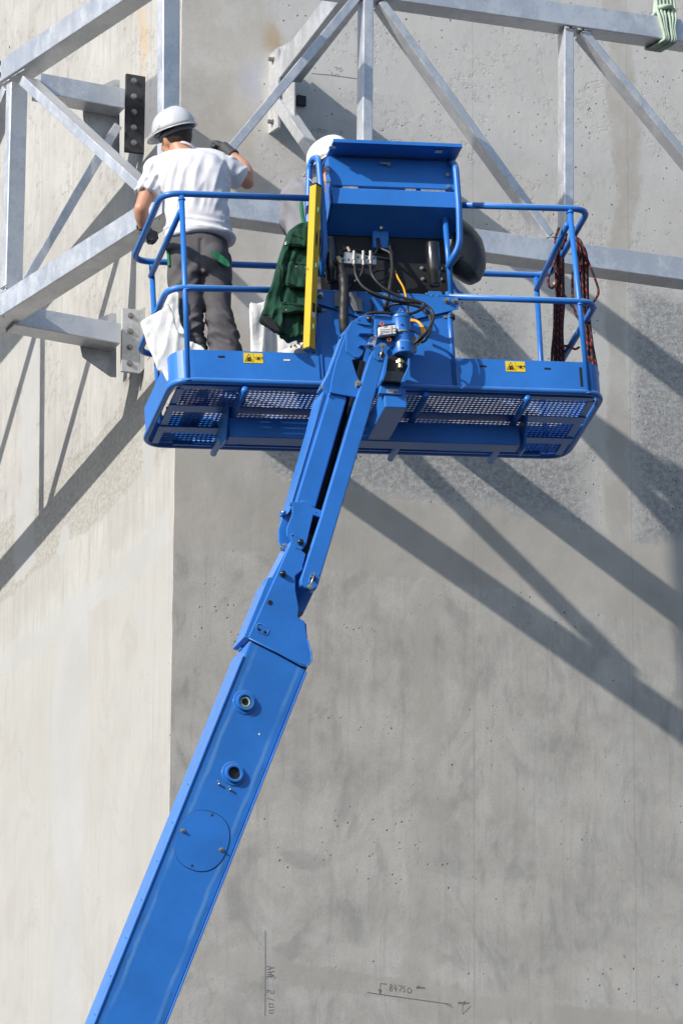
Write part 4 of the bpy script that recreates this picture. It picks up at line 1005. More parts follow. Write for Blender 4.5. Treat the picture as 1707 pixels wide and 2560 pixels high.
def facet(out, v0):
    vs, fs = [], []; m = len(out); cx_, cy_ = 1168, 630
    ridge = [(1166, 560), (1176, 600), (1180, 640), (1160, 668), (1140, 655)]
    return vs, fs
obj("mask_shell", dome(sm_out, .24, .20, (1153, 628)), 'mask', wm, True, bevel=0)
obj("mask_window_frame", prism([Q(x, y, .035) for x, y in ((1128, 640), (1152, 628), (1158, 640), (1134, 660))], BM[:, 1] * .03), 'black', wm, bevel=.003)
obj("mask_visor_frame", prism([Q(x, y, .0) for x, y in ((1124, 655), (1150, 634), (1154, 640), (1130, 668))], BM[:, 1] * .06), 'black', wm, bevel=.003)
obj("mask_strap", tube(spline([Q(1128, 552, .03), Q(1122, 545, .02), Q(1118, 560, .03)], 4), .003, 6), 'black', wm, True)

# rope ------------------------------------------------------------------
def cr(x, y): return (1320 + x * .221, 480 + y * .221)
rope = thing("rope", Q(1400, 905, .3), "black and red rope hanging in long loops over the right end rails", "rope")
rr = random.Random(11)
def strand(pts, r=.0072, nm="rope_strand"):
    return tube(spline([Q(*cr(p[0] + rr.uniform(-3, 3), p[1]), p[2]) for p in pts], 7), r, 8)
left_b, right_b = [], []
for k in range(9):
    xo = 315 + k * 10.5; v = .62 + .03 * (k % 3)
    left_b.append(strand([(395 + k * 5, 480 + (k % 4) * 16, v - .06), (350 + k * 6, 640, v - .02), (xo + 0, 820, v), (xo + 2, 1050, v), (xo + 6, 1250, v + .01), (xo - 8 - (9 - k) * 1.2, 1550, v), (xo - 15 + k * 2, 1900, v), (xo - 12 + k * 2, 2050, v + .02)]))
for s in ([(350, 400, .6), (320, 470, .6), (306, 560, .58), (330, 640, .6), (310, 760, .6), (270, 880, .58), (232, 960, .58), (232, 1050, .58), (265, 1085, .58), (295, 1060, .58)],
          [(440, 470, .50), (420, 500, .52), (390, 600, .52), (400, 640, .54), (440, 560, .5), (470, 540, .5)],
          [(300, 1250, .6), (290, 1550, .6), (272, 1800, .6), (270, 1950, .62), (276, 2100, .64)],
          [(380, 1100, .6), (420, 1180, .55), (480, 1260, .5), (530, 1340, .45), (545, 1400, .42)],
          [(395, 1790, .6), (405, 1745, .6), (440, 1740, .58), (490, 1760, .56), (530, 1775, .5), (575, 1755, .46)]):
    left_b.append(strand(s))
obj("rope_bundle", join(*left_b), 'rope', rope, True)
for k in range(8):
    xo = 560 + k * 13.5; v = .26 + .03 * (k % 3)
    right_b.append(strand([(470 + k * 6, 560 + (k % 3) * 10, v + .1), (545 + k * 4, 520 + (k % 4) * 14, v), (xo + 5, 700, v - .02), (xo + 15, 1000, v - .02), (xo + 24, 1230, v - .02), (xo + 45, 1500, v), (xo + 60 + k * 3, 1800, v), (min(xo + 90, 760), 2000, v)]))
for s in ([(560, 520, .26), (600, 570, .24), (660, 740, .22), (730, 920, .2), (785, 1060, .2), (790, 1150, .2), (735, 1240, .2), (660, 1290, .2), (600, 1280, .2)],
          [(500, 900, .3), (498, 1100, .3), (505, 1280, .3), (560, 1420, .28), (610, 1440, .26)],
          [(720, 1700, .2), (760, 1900, .16), (785, 2050, .1), (775, 2130, .08), (745, 2180, .06), (740, 2250, .05)],
          [(690, 1500, .2), (720, 1650, .2), (735, 1800, .18), (765, 1960, .12), (790, 2060, .1), (770, 2120, .08), (740, 2040, .1), (728, 1880, .14), (715, 1750, .18)],
          [(650, 1500, .24), (670, 1700, .22), (690, 1880, .2), (720, 1850, .18), (700, 1950, .18), (706, 2080, .18)]):
    right_b.append(strand(s))
obj("rope_bundle", join(*right_b), 'rope', rope, True)
obj("rope_end_ferrule", cyl(Q(*cr(292, 1065), .575), Q(*cr(305, 1005), .575), .010, 12), simple("copper_ferrule", (.55, .3, .16), .4, .6), rope, True)

# sheets of white woven plastic: thick crumpled forms
def cloth(name, outline, v, th, mat, amp, freq, seed, label=None, cat=None, group=None, fold=(0, 1), parent=None, thing_=None, voxel=.009):
    """traced outline -> gridded slab with its own thickness, folds and bulge in the platform frame"""
    pts = [QL(x, y, v(x, y) if callable(v) else v) for x, y in outline]
    ol = spline([V([p[0], p[2], 0]) for p in pts] + [V([pts[0][0], pts[0][2], 0])], 3)[:-1]
    v0 = v if not callable(v) else None
    poly = [B(p[0], v0, p[1]) for p in ol]
    me = mkmesh("tmp", prism(poly, BM[:, 1] * th)); o = bpy.data.objects.new("tmp", me); COL.objects.link(o)
    r_ = o.modifiers.new("r", 'REMESH'); r_.mode = 'VOXEL'; r_.voxel_size = voxel
    s_ = o.modifiers.new("s", 'SMOOTH'); s_.iterations = 8; s_.factor = .6
    dg = bpy.context.evaluated_depsgraph_get(); me2 = bpy.data.meshes.new_from_object(o.evaluated_get(dg)); bpy.data.objects.remove(o)
    for p in me2.polygons: p.use_smooth = True
    fa, fb = fold; bv = Vector(tuple(BM[:, 1]))
    for vt in me2.vertices:
        l = BM.T @ (V(vt.co) - BO); a = l[0] * fa + l[2] * fb; b_ = l[0] * fb - l[2] * fa
        wv = nz3(a * freq * .35 + seed, b_ * freq * 1.3, seed) * amp + nz3(a * freq * 1.2, b_ * freq * 3, seed + 5) * amp * .45
        rdg = (1 - abs(nz3(a * freq * .5 + 9 + seed, b_ * freq * 1.6, seed)) * 4); wv -= max(0, rdg) * amp * .5
        vt.co = vt.co + bv * wv
    me2.update(); return me2
sk1 = obj("white_sheet", cloth("s", [(352, 800), (380, 783), (412, 765), (423, 752), (436, 790), (447, 833), (478, 852), (512, 873), (500, 930), (430, 960), (405, 925), (398, 927), (384, 896), (368, 855)], .13, .03, 'sack', .018, 6, 1.3, fold=(.35, .93)), 'sack')
tag(sk1, "white woven plastic sheet hanging over the left end of the platform at the man's feet", "plastic sheet", "white woven sheets on the platform")
sk1b = obj("white_sheet", cloth("s", [(408, 740), (428, 728), (446, 733), (449, 790), (462, 836), (470, 870), (440, 880), (420, 800)], .44, .04, 'sack', .03, 8, 6.3, fold=(.1, .99)), 'sack')
tag(sk1b, "narrow crumpled piece of white sheet behind the man's left leg", "plastic sheet", "white woven sheets on the platform")
sk2 = obj("white_sheet", cloth("s", [(625, 752), (640, 757), (668, 750), (690, 756), (700, 800), (735, 835), (748, 870), (750, 960), (626, 960), (628, 880), (626, 820)], .33, .05, 'sack', .022, 6, 3.7, fold=(.05, 1)), 'sack')
tag(sk2, "large white woven sheet hanging upright behind the green jacket", "plastic sheet", "white woven sheets on the platform")
for s_ in (sk1, sk1b, sk2): pass

# green jacket over the mid rail
jk = thing("green_jacket", Q(720, 900, -.05), "torn dark green work jacket hung over the front mid rail beside the level", "jacket")
obj("jacket_body", cloth("j", [(716, 590), (722, 575), (742, 561), (768, 551), (790, 560), (792, 640), (790, 740), (780, 826), (757, 838), (735, 843), (724, 848), (716, 838), (702, 833), (703, 812), (698, 770), (697, 720), (703, 690), (712, 640)], -.085, .075, 'greenc', .022, 9, 2.2, fold=(.15, .98), voxel=.007), 'greenc', jk)
obj("jacket_sleeve", cloth("j", [(712, 600), (722, 590), (722, 690), (704, 728), (706, 790), (705, 830), (688, 822), (668, 808), (653, 796), (652, 787), (668, 748), (668, 735), (677, 718), (686, 690), (696, 650)], -.11, .06, 'greenc', .024, 11, 7.7, fold=(.3, .95), voxel=.007), 'greenc', jk, label="sleeve hanging open on the left")
obj("sleeve_opening", prism([Q(x, y, -.150) for x, y in ((653, 790), (664, 788), (677, 790), (690, 806), (699, 821), (701, 831), (690, 827), (676, 818), (663, 805))], BM[:, 1] * .03), 'dark', jk, bevel=.006)
obj("pocket_flap", cloth("j", [(722, 652), (775, 660), (778, 716), (742, 716), (716, 712), (718, 680)], -.125, .03, 'greenc', .012, 12, 4.1, voxel=.006), 'greenc', jk)
obj("pocket_flap", cloth("j", [(702, 752), (740, 758), (775, 762), (773, 776), (740, 780), (703, 782)], -.128, .03, 'greenc', .010, 12, 5.1, voxel=.006), 'greenc', jk)
obj("jacket_flap", cloth("j", [(722, 580), (746, 570), (782, 578), (790, 600), (776, 616), (752, 614), (724, 612), (716, 602)], -.13, .035, 'greenc', .012, 12, 9.1, voxel=.006), 'greenc', jk)
for x, y in ((741, 666), (716, 775), (765, 668)):
    obj("press_stud", ell(Q(x, y, -.160), BM[:, 0], BM[:, 2], BM[:, 1], .006, .006, .004, 10, 6), 'bolt', jk, True)
from mathutils.bvhtree import BVHTree
_vs, _fs = [], []
for ch in jk.children:
    if ch.name.startswith(("jacket", "pocket")):
        o_ = len(_vs); _vs += [tuple(v.co) for v in ch.data.vertices]; _fs += [tuple(i + o_ for i in p.vertices) for p in ch.data.polygons]
_bvh = BVHTree.FromPolygons([Vector(v) for v in _vs], _fs)
def onj(x, y, lift_=.002):
    r = ray(x, y); r = r / np.linalg.norm(r); h = _bvh.ray_cast(Vector((0, 0, 0)), Vector(tuple(r)))
    return (V(h[0]) - r * lift_) if h[0] is not None else None
def cj(x, y): return (580 + x * .1594, 560 + y * .1594)
def stitch(pts):
    P = []
    for (x0, y0), (x1, y1) in zip(pts[:-1], pts[1:]):
        n_ = max(2, int(math.hypot(x1 - x0, y1 - y0) / 14))
        for k in range(n_): P.append(onj(*cj(x0 + (x1 - x0) * k / n_, y0 + (y1 - y0) * k / n_)))
    P = [p for p in P if p is not None]
    return tube(P, .0022, 5) if len(P) > 1 else ([], [])
M['stitch'] = simple("dark_stitching", (.004, .018, .012), .9)
for l in ([(920, 170), (1000, 180), (1120, 230)], [(870, 335), (960, 330), (1110, 350)], [(880, 305), (960, 300), (1110, 320)], [(830, 510), (900, 520), (960, 580)], [(820, 540), (900, 560), (980, 610), (1170, 640)],
          [(850, 600), (840, 750), (810, 900)], [(820, 600), (800, 760), (775, 920)], [(830, 910), (900, 930), (1000, 960)], [(770, 1240), (860, 1220), (1000, 1240), (1130, 1280)], [(780, 1260), (900, 1245), (1130, 1300)],
          [(780, 1385), (900, 1380), (1000, 1350), (1100, 1350)], [(1080, 1390), (1080, 1560), (1070, 1690)], [(1105, 1390), (1105, 1690)], [(460, 1420), (540, 1415), (620, 1430)], [(720, 640), (760, 720), (740, 900)]):
    obj("seam_stitching", stitch(l), 'stitch', jk, True)
def patch(nm, pts, mat, th=.004):
    P = [onj(*cj(*p), .004) for p in pts]
    if all(p is not None for p in P): obj(nm, prism(P, BM[:, 1] * th), mat, jk)
patch("torn_lining", [(805, 1445), (860, 1460), (935, 1505), (930, 1560), (900, 1600), (850, 1640), (825, 1610), (800, 1540)], simple("torn_blue_lining", (.02, .045, .055), .9))
patch("sewn_label", [(840, 270), (862, 265), (850, 315), (822, 318)], 'paper')
for k, (x, y, a) in enumerate(((790, 1770, -.3), (840, 1765, .1), (885, 1770, .2), (930, 1765, .5), (980, 1750, .3))):
    b_ = Q(*cj(x, y - 30), -.08); obj("torn_hem", prism([b_ - BM[:, 0] * .014, b_ + BM[:, 0] * .012, b_ + BM[:, 0] * .02 * a - BM[:, 2] * .026], BM[:, 1] * .01), 'greenc', jk, bevel=.002)

# ================================================================== PEOPLE
def fr(px, py, dy, r): return (F(px, py, dy), r)
def limb(pts, n=16): return tube([p for p, _ in pts], [r for _, r in pts], n)
def limb_s(pts, n=16, k=5):
    P = spline([p for p, _ in pts], k); m = len(pts) - 1; rs = []
    for i in range(len(P)):
        t = min(i / k, m - 1e-6); j = int(t); a = t - j; a = a * a * (3 - 2 * a); rs.append(pts[j][1] * (1 - a) + pts[j + 1][1] * a)
    return tube(P, rs, n)
XW, YW = V([1, 0, 0]), V([0, 1, 0])
def head_frame(fwd, upv):
    f = nrm(fwd); u = nrm(V(upv) - f * (V(upv) @ f)); s = np.cross(f, u); return f, u, s     # s = the person's right
def head_parts(c, f, u, s):
    P = []
    P.append(ell(c + u * .02 - f * .012, f, s, u, .100, .078, .108))            # skull
    P.append(ell(c - u * .055 + f * .030, f, s, u, .066, .058, .070))           # jaw
    P.append(ell(c - u * .098 + f * .062, f, s, u, .026, .028, .022))           # chin
    P.append(ell(c - u * .012 + f * .088, f, s, u, .020, .012, .026))           # nose
    P.append(ell(c + u * .020 + f * .080, f, s, u, .018, .050, .012))           # brow
    P.append(ell(c - u * .050 + f * .082, f, s, u, .014, .024, .008))           # lips
    for k in (-1, 1):
        P.append(ell(c - u * .030 + f * .060 + s * .038 * k, f, s, u, .028, .020, .022))  # cheek
        P.append(ell(c - u * .010 - f * .004 + s * .079 * k, nrm(f + s * .6 * k), u, s, .019, .033, .008))  # ear
        P.append(ell(c - u * .028 - f * .000 + s * .081 * k, f, u, s, .009, .010, .006))
    return P
def helmet(parent, c, f, u, s, mat, tilt_lbl=None):
    def hp(a, b, d): return c + f * a + s * b + u * d
    nu, nv = 40, 14; vs, fs = [], []
    for side, sh in ((0, 0.), (1, -.004)):
        for i in range(nv + 1):
            t = (math.pi / 2) * i / nv
            for k in range(nu):
                p = 2 * math.pi * k / nu; cp, sp_ = math.cos(p), math.sin(p)
                rx, ry = .140 + sh, .114 + sh; st = math.sin(t) ** .88
                h = (.128 + sh) * math.cos(t) ** .9
                rdg = .006 * math.exp(-(sp_ * st / .18) ** 2) * math.cos(t * .8)
                vs.append(hp(rx * st * cp - .004, ry * st * sp_, h + rdg))
    N1 = (nv + 1) * nu
    for sd in (0, 1):
        for i in range(nv):
            for k in range(nu):
                a = sd * N1 + i * nu + k; b = sd * N1 + i * nu + (k + 1) % nu; fs.append((a, b, b + nu, a + nu))
    for k in range(nu):
        a = nv * nu + k; b = nv * nu + (k + 1) % nu; fs.append((a, b, b + N1, a + N1))
    sh_ = obj("helmet", (vs, fs), mat, parent, True)
    # rim and peak
    vs, fs = [], []
    for k in range(nu):
        p = 2 * math.pi * k / nu; cp, sp_ = math.cos(p), math.sin(p); pk = max(0, cp) ** 2.2
        for (o, d) in ((-.003, .002), (.008 + .052 * pk, -.004 - .014 * pk), (.008 + .052 * pk, -.007 - .014 * pk), (-.005, -.006)):
            vs.append(hp((.140 + o) * cp - .004, (.114 + o * .8) * sp_, d))
    for k in range(nu):
        for j in range(4):
            a = k * 4 + j; b = k * 4 + (j + 1) % 4; c_ = ((k + 1) % nu) * 4; fs.append((a, b, c_ + (j + 1) % 4, c_ + j))
    obj("helmet_peak", (vs, fs), mat, sh_, True)
    for k in (-1, 1):
        obj("helmet_slot", boxm(hp(.0, .112 * k, .022), f, u, s, .014, .010, .005), mat, sh_, bevel=.003)
    return sh_
def hand(c, d, nrm_, tq, curl, sc_=1.0, side=1, gl=.002):
    """palm centre c, finger direction d, palm normal (the way the fingers close) nrm_; returns parts"""
    d, n_ = nrm(d), nrm(nrm_); n_ = nrm(n_ - d * (n_ @ d)); x = np.cross(d, n_) * side
    P = [ell(c, d, x, n_, .050 * sc_, .042 * sc_, .017 * sc_), ell(c - d * .018 * sc_ + x * .020 * sc_ + n_ * .008, d, x, n_, .032 * sc_, .020 * sc_, .018 * sc_)]
    for i, (o, L_) in enumerate(((.030, .072), (.010, .080), (-.010, .075), (-.029, .058))):
        b = c + d * .036 * sc_ + x * o * sc_; pts = [(b - d * .02, .0105 + gl)]; a = rad(12); q = b; pts.append((q, .0105 + gl))
        for j, fr_ in enumerate((.45, .32, .25)):
            a += rad(curl[j]) * (1 + .06 * i); dir_ = d * math.cos(a) + n_ * math.sin(a); q = q + dir_ * L_ * fr_ * sc_; pts.append((q, .0098 - .0008 * j + gl))
        P.append(limb(pts, 10)); P.append(ell(q, d, x, n_, .0085 + gl, .0085 + gl, .0085 + gl, 10, 8))
    t0 = c - d * .022 * sc_ + x * .034 * sc_; t1 = t0 + (x * .6 + d * .55 + n_ * .5) * .035 * sc_; t2 = t1 + (d * .55 + n_ * .8 - x * .25) * .030 * sc_
    P.append(limb([(t0, .014 + gl), (t1, .0115 + gl), (t2, .0095 + gl)], 10)); P.append(ell(t2, d, x, n_, .0098 + gl, .0098 + gl, .0098 + gl, 10, 8))
    return P

# ---- man in the white T-shirt
m1 = thing("person", F(500, 1045, 0), "man with his back turned in white T-shirt, grey trousers and white helmet", "person")
hf, hu_, hs = head_frame((-.66, .74, -.02), (-.27, -.20, 1.0))
hc = F(438, 347, -.01)
shL, elL, wrL = F(391, 424, .01), F(353, 520, -.06), F(357, 570, .03)
shR, elR, wrR = F(563, 420, .01), F(618, 455, .12), F(579, 385, .22)
body = head_parts(hc, hf, hu_, hs)
body += [limb_s([(hc - hu_ * .03 - hf * .02, .058), (F(450, 372, -.03), .060), (F(462, 395, -.03), .075)]),
         limb_s([(F(465, 405, .0), .06), (F(475, 435, .0), .085), (F(488, 500, -.0), .085), (F(490, 570, .0), .085), (F(492, 630, 0), .09)]),
         limb_s([(shL, .058), ((shL + elL) / 2, .049), (elL, .040)]), limb_s([(elL, .042), (elL + (wrL - elL) * .35, .042), (wrL, .028)]), ell(elL, XW, YW, Z, .041, .041, .041),
         limb_s([(shR, .058), ((shR + elR) / 2, .049), (elR, .040)]), limb_s([(elR, .041), (F(611, 422, .15), .043), (wrR, .029)]), ell(elR, XW, YW, Z, .041, .041, .041),
         limb_s([(F(400, 420, 0), .045), (F(465, 408, -.0), .05), (F(550, 418, 0), .045)]),
         limb_s([(F(462, 640, 0), .09), (F(478, 790, .0), .060), (F(487, 900, .02), .052), (F(490, 1020, .0), .042)]),
         limb_s([(F(535, 640, 0), .09), (F(545, 780, .02), .060), (F(562, 890, .0), .052), (F(572, 1015, -.02), .042)])]
obj("body", blob(body, .0075, 5), 'skin', m1)
# hair at the nape
hv = [ell(hc + hu_ * .022 - hf * .015, hf, hs, hu_, .1045, .0815, .105)]
hme = blob(hv, .007, 2)
bm = bmesh.new(); bm.from_mesh(hme)
kill = [v for v in bm.verts if ((V(v.co) - hc) @ hf > .035) or ((V(v.co) - hc) @ hu_ < -.050 - .012 * math.sin(40 * ((V(v.co) - hc) @ hs))) or ((V(v.co) - hc) @ hu_ < .0 and (V(v.co) - hc) @ hf > -.012)]
bmesh.ops.delete(bm, geom=kill, context='VERTS'); bm.to_mesh(hme); bm.free()
ho = obj("hair", hme, 'hair', m1); sm = ho.modifiers.new("t", 'SOLIDIFY'); sm.thickness = .004
hel = helmet(m1, hc + hu_ * .052 - hf * .006, hf, hu_, hs, 'helmet')
obj("helmet_harness", tube([hc + hu_ * (.028 - .008 * math.cos(t)) - hf * .012 + hf * .106 * math.cos(t) + hs * .086 * math.sin(t) for t in np.linspace(0, 2 * math.pi, 33)[:-1]], .013, 8, closed=True, flat=.45, axis=hu_), 'pad', hel, True)
obj("earring", tube([F(414, 378, -.06) + .006 * (XW * math.cos(t) + Z * math.sin(t)) for t in np.linspace(0, 6.28, 9)[:-1]], .0016, 6, closed=True), 'silver', m1, True)
# gloves
fc = F(553, 362, .26)
dR = nrm(fc - wrR)
gR = hand(fc, nrm(V([-.62, .30, .55])), V([-.45, .5, -.7]), 0, (70, 85, 60), 1.06, side=-1)
gR += [limb_s([(wrR - dR * .015, .037), (wrR + dR * .015, .036), (fc - dR * .015, .034)]), ]
obj("glove", blob(gR, .0042, 3), 'glove', m1)
obj("glove_cuff", tube([wrR - dR * .02, wrR - dR * .012, wrR + dR * .004], [.037, .0395, .037], 18), 'glove', m1, True)
gc = F(370, 583, .07)
gL = hand(gc, nrm(V([.75, .1, -.35])), V([.1, .8, -.5]), 0, (50, 70, 50), 1.04, side=1)
gL += [limb_s([(wrL, .034), ((wrL + gc) / 2, .034), (gc - XW * .02, .032)])]
obj("glove", blob(gL, .0042, 3), 'glove', m1)
obj("glove_cuff", tube([wrL + V([0, 0, .02]), wrL + V([0, 0, .01]), wrL], [.035, .038, .034], 18), 'glove', m1, True)
# T-shirt
def ring(px, py, dy, rx, ry, yaw=0.): 
    x = V([math.cos(yaw), math.sin(yaw), 0]); return (F(px, py, dy), x, V([-x[1], x[0], 0]), rx, ry)
torso = loft([ring(463, 381, -.02, .070, .070), ring(468, 386, -.025, .120, .085), ring(472, 394, -.02, .170, .100), ring(476, 408, -.02, .200, .118), ring(481, 440, -.03, .200, .135), ring(485, 480, -.03, .180, .138),
              ring(489, 520, -.02, .172, .132), ring(494, 556, -.01, .178, .134), ring(498, 585, .0, .190, .142), ring(497, 602, .0, .192, .145)])
def sleeve(sh, el, hem, r0, r1, r2, k0=-.05):
    d = nrm(el - sh); return limb_s([(sh - d * .03, r0 * .9), (sh, r0), (sh + (hem - sh) * .5, r1), (hem, r2)], 20)
hemL = shL + (elL - shL) * .66; hemR = shR + (elR - shR) * .62
sl = [sleeve(shL, elL, hemL, .076, .076, .074), sleeve(shR, elR, hemR, .080, .082, .080)]
sl += [limb_s([(F(455, 398, -.01), .070), (F(415, 410, .0), .070), (shL, .072)]), limb_s([(F(475, 398, -.01), .072), (F(525, 402, 0), .072), (shR, .076)])]
sl += [ell(F(556, 462, -.0), XW, YW, Z, .045, .07, .09), ell(F(408, 455, -.0), XW, YW, Z, .045, .08, .10)]
sh = blob([torso] + sl, .0085, 6)
cS = V(F(485, 480, 0)); kx = 444.
def rdg(a, b, sd, w=.34):
    return max(0., 1 - abs(nz3(a, b, sd)) / w)
def shirt_fold(co, n):
    x = (co.x - cS[0]); z = (co.z - cS[2]); b = 0.
    back = max(0., min(1., (.22 - z) / .12)) * max(0., min(1., (z + .20) / .08))
    wx = x + .03 * nz3(x * 3, z * 3, 1)
    b += .015 * rdg((wx + .10 * z) * 10, z * 1.5, 2.5) * back + .010 * rdg((wx - .25 * z) * 17, z * 2.1, 8.1) * back - .005 * back
    lowf = max(0., min(1., (-.15 - z) / .07))
    zz = z + .18 * x * (1 if x > 0 else .6) - .5 * x * x
    b += (.017 * rdg(x * 2.2, zz * 13, 4.4, .3) + .010 * rdg(x * 3.5 + 3, zz * 24, 6.4, .3) - .006) * lowf
    b += .004 * nz3(x * 9, z * 9, 7)
    if abs(x) > .17: b += .008 * rdg((x + z) * 8, (x - z) * 14, 3.3) - .003
    return b
displace(sh, shirt_fold)
obj("t_shirt", sh, 'shirt', m1)
nk = [F(463, 372, -.025) + .066 * (XW * math.cos(t)) + YW * .062 * math.sin(t) + Z * (-.012 * math.sin(t) - .02 * math.cos(t)) for t in np.linspace(0, 2 * math.pi, 25)[:-1]]
obj("shirt_collar", tube(nk, .009, 8, closed=True, flat=.7, axis=Z), 'shirt', m1, True)
# trousers
hips = loft([ring(492, 578, 0, .158, .112), ring(493, 596, 0, .166, .120), ring(494, 615, 0, .174, .126), ring(497, 650, 0, .178, .135), ring(499, 685, 0, .176, .132), ring(499, 700, 0, .165, .12)])
def leg(pts): return loft([ring(x, y, dy, rx, ry) for x, y, dy, rx, ry in pts])
lgL = leg([(463, 640, 0, .095, .115), (465, 690, 0, .103, .115), (465, 730, .0, .098, .105), (470, 770, -.01, .084, .092), (474, 800, -.01, .075, .084), (478, 830, .0, .073, .082), (482, 870, .01, .070, .08), (486, 930, .01, .066, .078), (488, 1005, .0, .066, .082), (488, 1025, 0, .068, .088)])
lgR = leg([(537, 640, 0, .095, .115), (541, 690, 0, .094, .115), (543, 730, 0, .082, .105), (545, 770, -.005, .073, .092), (552, 810, -.01, .078, .088), (560, 850, -.01, .086, .088), (566, 880, -.01, .088, .09), (570, 930, -.01, .080, .088), (572, 1000, -.01, .078, .09), (572, 1020, -.01, .080, .095)])
tr_me = blob([hips, lgL, lgR, ell(F(468, 650, -.05), XW, YW, Z, .09, .10, .11), ell(F(532, 650, -.05), XW, YW, Z, .09, .10, .11)], .0085, 5)
cT = V(F(500, 700, 0))
def tr_fold(co, n):
    x = co.x - cT[0]; z = co.z - cT[2]; b = .004 * nz3(x * 9, co.y * 5, z * 5)
    low = max(0., min(1., (-.14 - z) / .14)); sg = 1 if x > .03 else -1
    a = z + sg * .5 * x
    b += (.014 * rdg(x * 5 + 5 * sg, a * 10, 2.2, .26) + .010 * rdg(x * 8, a * 19 + x * 6, 9.2 + sg, .22) + .006 * nz3(x * 14, z * 14, 3) - .005) * low
    mid = max(0., 1 - abs(z + .02) / .18)
    b += (.014 * rdg((x * sg + z * .8) * 12, x * 3, 5.5) - .004) * mid
    b -= .010 * math.exp(-((x - .005) / .010) ** 2) * (1 if -.05 < z < .2 else 0)
    return b
displace(tr_me, tr_fold)
obj("trousers", tr_me, 'trouser', m1)
obj("trouser_pocket", cloth("p", [(523, 625), (533, 626), (556, 636), (572, 650), (575, 667), (556, 659), (537, 643)], (BM.T @ (F(548, 645, -.152) - BO))[1], .014, 'greenb', .004, 12, 3, voxel=.005), 'greenb', m1, label="green back pocket flap")
obj("trouser_piping", tube(spline([F(419, 622, -.06), F(422, 645, -.075), F(424, 666, -.08)], 5), .009, 8), 'greenb', m1, True)
obj("trouser_knee_patch", cloth("p", [(440, 706), (455, 703), (456, 709), (444, 712)], (BM.T @ (F(448, 706, -.112) - BO))[1], .01, 'greenb', .002, 12, 3, voxel=.005), 'greenb', m1)
for x, y, dy in ((488, 1045, 0), (573, 1042, -.02)):
    c_ = F(x, y, dy); obj("boot", blob([ell(c_ + V([-.02, .05, .035]), V([-.25, 1, 0]), V([1, .25, 0]), Z, .135, .050, .042), ell(c_ + V([0, 0, .07]), XW, YW, Z, .05, .06, .07), boxm(c_ + V([-.02, .05, .010]), V([-.25, 1, 0]), V([1, .25, 0]), Z, .13, .046, .012)], .007, 3), 'rubber', m1)

# ---- second man, behind the console
m2 = thing("person", Q(780, 1010, .45), "man in grey shirt and bright white helmet mostly hidden behind the console", "person")
D2 = (Q(800, 380, .50)[1] - YM)
def G(px, py, dy=0.): return F(px, py, D2 + dy)
hf2, hu2, hs2 = head_frame((-.80, .45, -.36), (-.38, -.16, 1.0))
hc2 = G(834, 416, 0)
b2 = head_parts(hc2, hf2, hu2, hs2)
b2 += [limb_s([(hc2 - hu2 * .03 - hf2 * .02, .056), (G(818, 462, -.02), .058), (G(805, 485, -.02), .08)]),
       limb_s([(G(795, 470, 0), .10), (G(795, 540, 0), .13), (G(800, 640, 0), .125), (G(805, 720, 0), .13)]),
       limb_s([(G(735, 480, 0), .056), (G(722, 560, .06), .045), (G(760, 600, .20), .038)]), limb_s([(G(860, 480, 0), .056), (G(880, 560, .10), .045), (G(860, 540, .28), .036)]),
       limb_s([(G(775, 720, 0), .085), (G(768, 850, .08), .058), (G(772, 1000, .0), .045)]), limb_s([(G(835, 720, 0), .085), (G(838, 860, .06), .058), (G(835, 1005, .02), .045)])]
for w2, d2, sd in ((G(760, 600, .20), V([.6, .7, -.2]), 1), (G(860, 540, .28), V([-.2, .8, .5]), -1)):
    b2 += hand(w2 + nrm(d2) * .06, d2, V([0, .5, -1]), 0, (30, 35, 25), 1., side=sd, gl=0)
obj("body", blob(b2, .0075, 5), 'skin', m2)
helmet(m2, hc2 + hu2 * .048, hf2, hu2, hs2, 'helmetw')
def ringG(px, py, dy, rx, ry): return (G(px, py, dy), XW, YW, rx, ry)
s2 = loft([ringG(793, 460, -.02, .075, .07), ringG(793, 468, -.02, .12, .09), ringG(795, 482, -.01, .20, .11), ringG(797, 520, 0, .20, .13), ringG(799, 580, 0, .185, .135), ringG(802, 640, 0, .18, .135), ringG(804, 700, 0, .18, .135)])
sm2 = blob([s2, limb_s([(G(780, 468, 0), .06), (G(738, 480, 0), .072), (G(724, 545, .04), .062), (G(745, 590, .14), .052)]), limb_s([(G(815, 468, 0), .06), (G(858, 480, 0), .072), (G(878, 545, .08), .060), (G(868, 545, .2), .050)])], .009, 5)
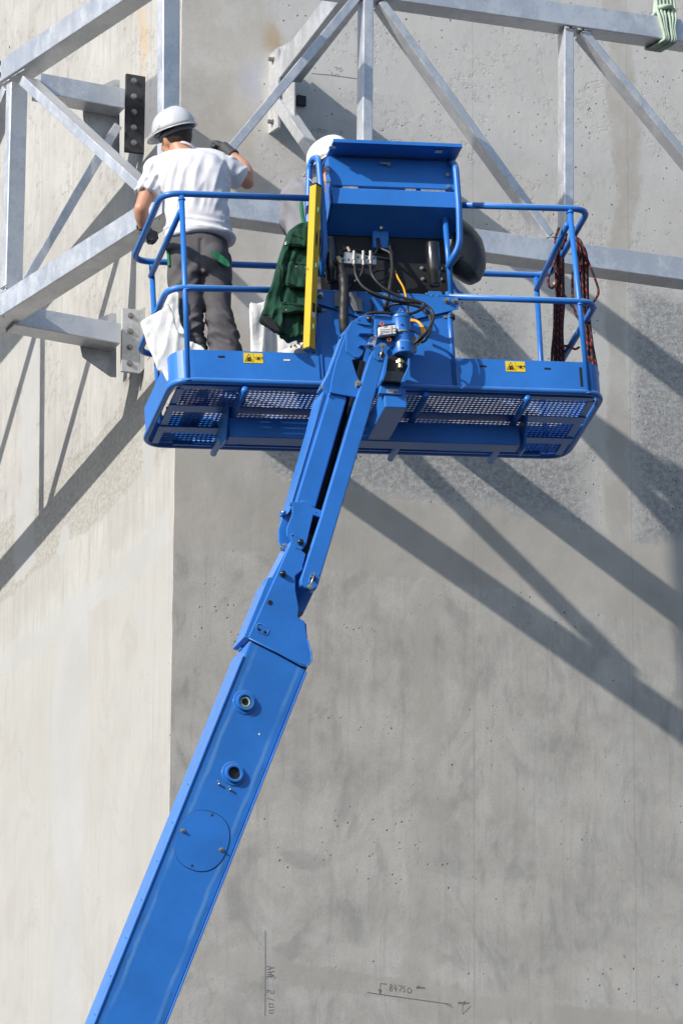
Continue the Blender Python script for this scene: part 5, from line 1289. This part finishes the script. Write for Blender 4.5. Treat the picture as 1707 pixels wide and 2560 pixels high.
displace(sm2, lambda co, n: .009 * nz3(co.x * 9, co.y * 4, co.z * 5) + .006 * math.sin((co.x + co.z * .6) * 60))
obj("shirt", sm2, 'greyshirt', m2)
obj("shirt_trim", cloth("p", [(750, 500), (757, 500), (762, 540), (768, 560), (764, 590), (750, 590), (756, 556), (752, 530)], .50 - .155, .03, 'greenb', .004, 9, 2, voxel=.006), 'greenb', m2)
t2 = blob([loft([ringG(804, 690, 0, .17, .13), ringG(805, 760, 0, .178, .135), ringG(805, 790, 0, .16, .12)]),
           loft([ringG(778, 750, 0, .09, .11), ringG(770, 850, .06, .078, .088), ringG(770, 930, .04, .07, .08), ringG(772, 1005, .0, .07, .085)]),
           loft([ringG(832, 750, 0, .09, .11), ringG(838, 850, .04, .08, .09), ringG(836, 930, .02, .07, .08), ringG(835, 1005, .02, .07, .085)])], .009, 5)
displace(t2, lambda co, n: .008 * math.sin(co.z * 80 + 4 * nz3(co.x * 6, 1, co.z * 4)) * .8)
obj("trousers", t2, 'trouser', m2)
for x, y, dy in ((770, 1020, 0), (836, 1022, .02)):
    c_ = G(x, y, dy); obj("boot", blob([ell(c_ + V([.0, .05, .035]), V([.1, 1, 0]), V([1, -.1, 0]), Z, .135, .050, .042), ell(c_ + V([0, 0, .07]), XW, YW, Z, .05, .06, .07)], .007, 3), 'rubber', m2)
# white hand-tool bag / shoe seen just above the toe board
sn = thing("work_shoe", Q(742, 900, .10), "white lace-up shoe with dark laces standing at the foot of the white sheet", "shoe")
c_ = Q(742, 884, .12)
obj("shoe_upper", blob([ell(c_, V([1, .3, 0]), V([-.3, 1, 0]), Z, .085, .045, .036), ell(c_ + V([.035, .01, .03]), XW, YW, Z, .045, .042, .04), boxm(c_ - Z * .03, V([1, .3, 0]), V([-.3, 1, 0]), Z, .082, .040, .010)], .006, 3), 'sack', sn)
for k in range(3):
    a = c_ + V([-.035 + .022 * k, -.02, .035 + .008 * k]); obj("lace", tube(spline([a + V([0, -.025, -.015]), a + V([.003, 0, .004]), a + V([.006, .03, -.006])], 4), .003, 6), 'ink', sn, True)
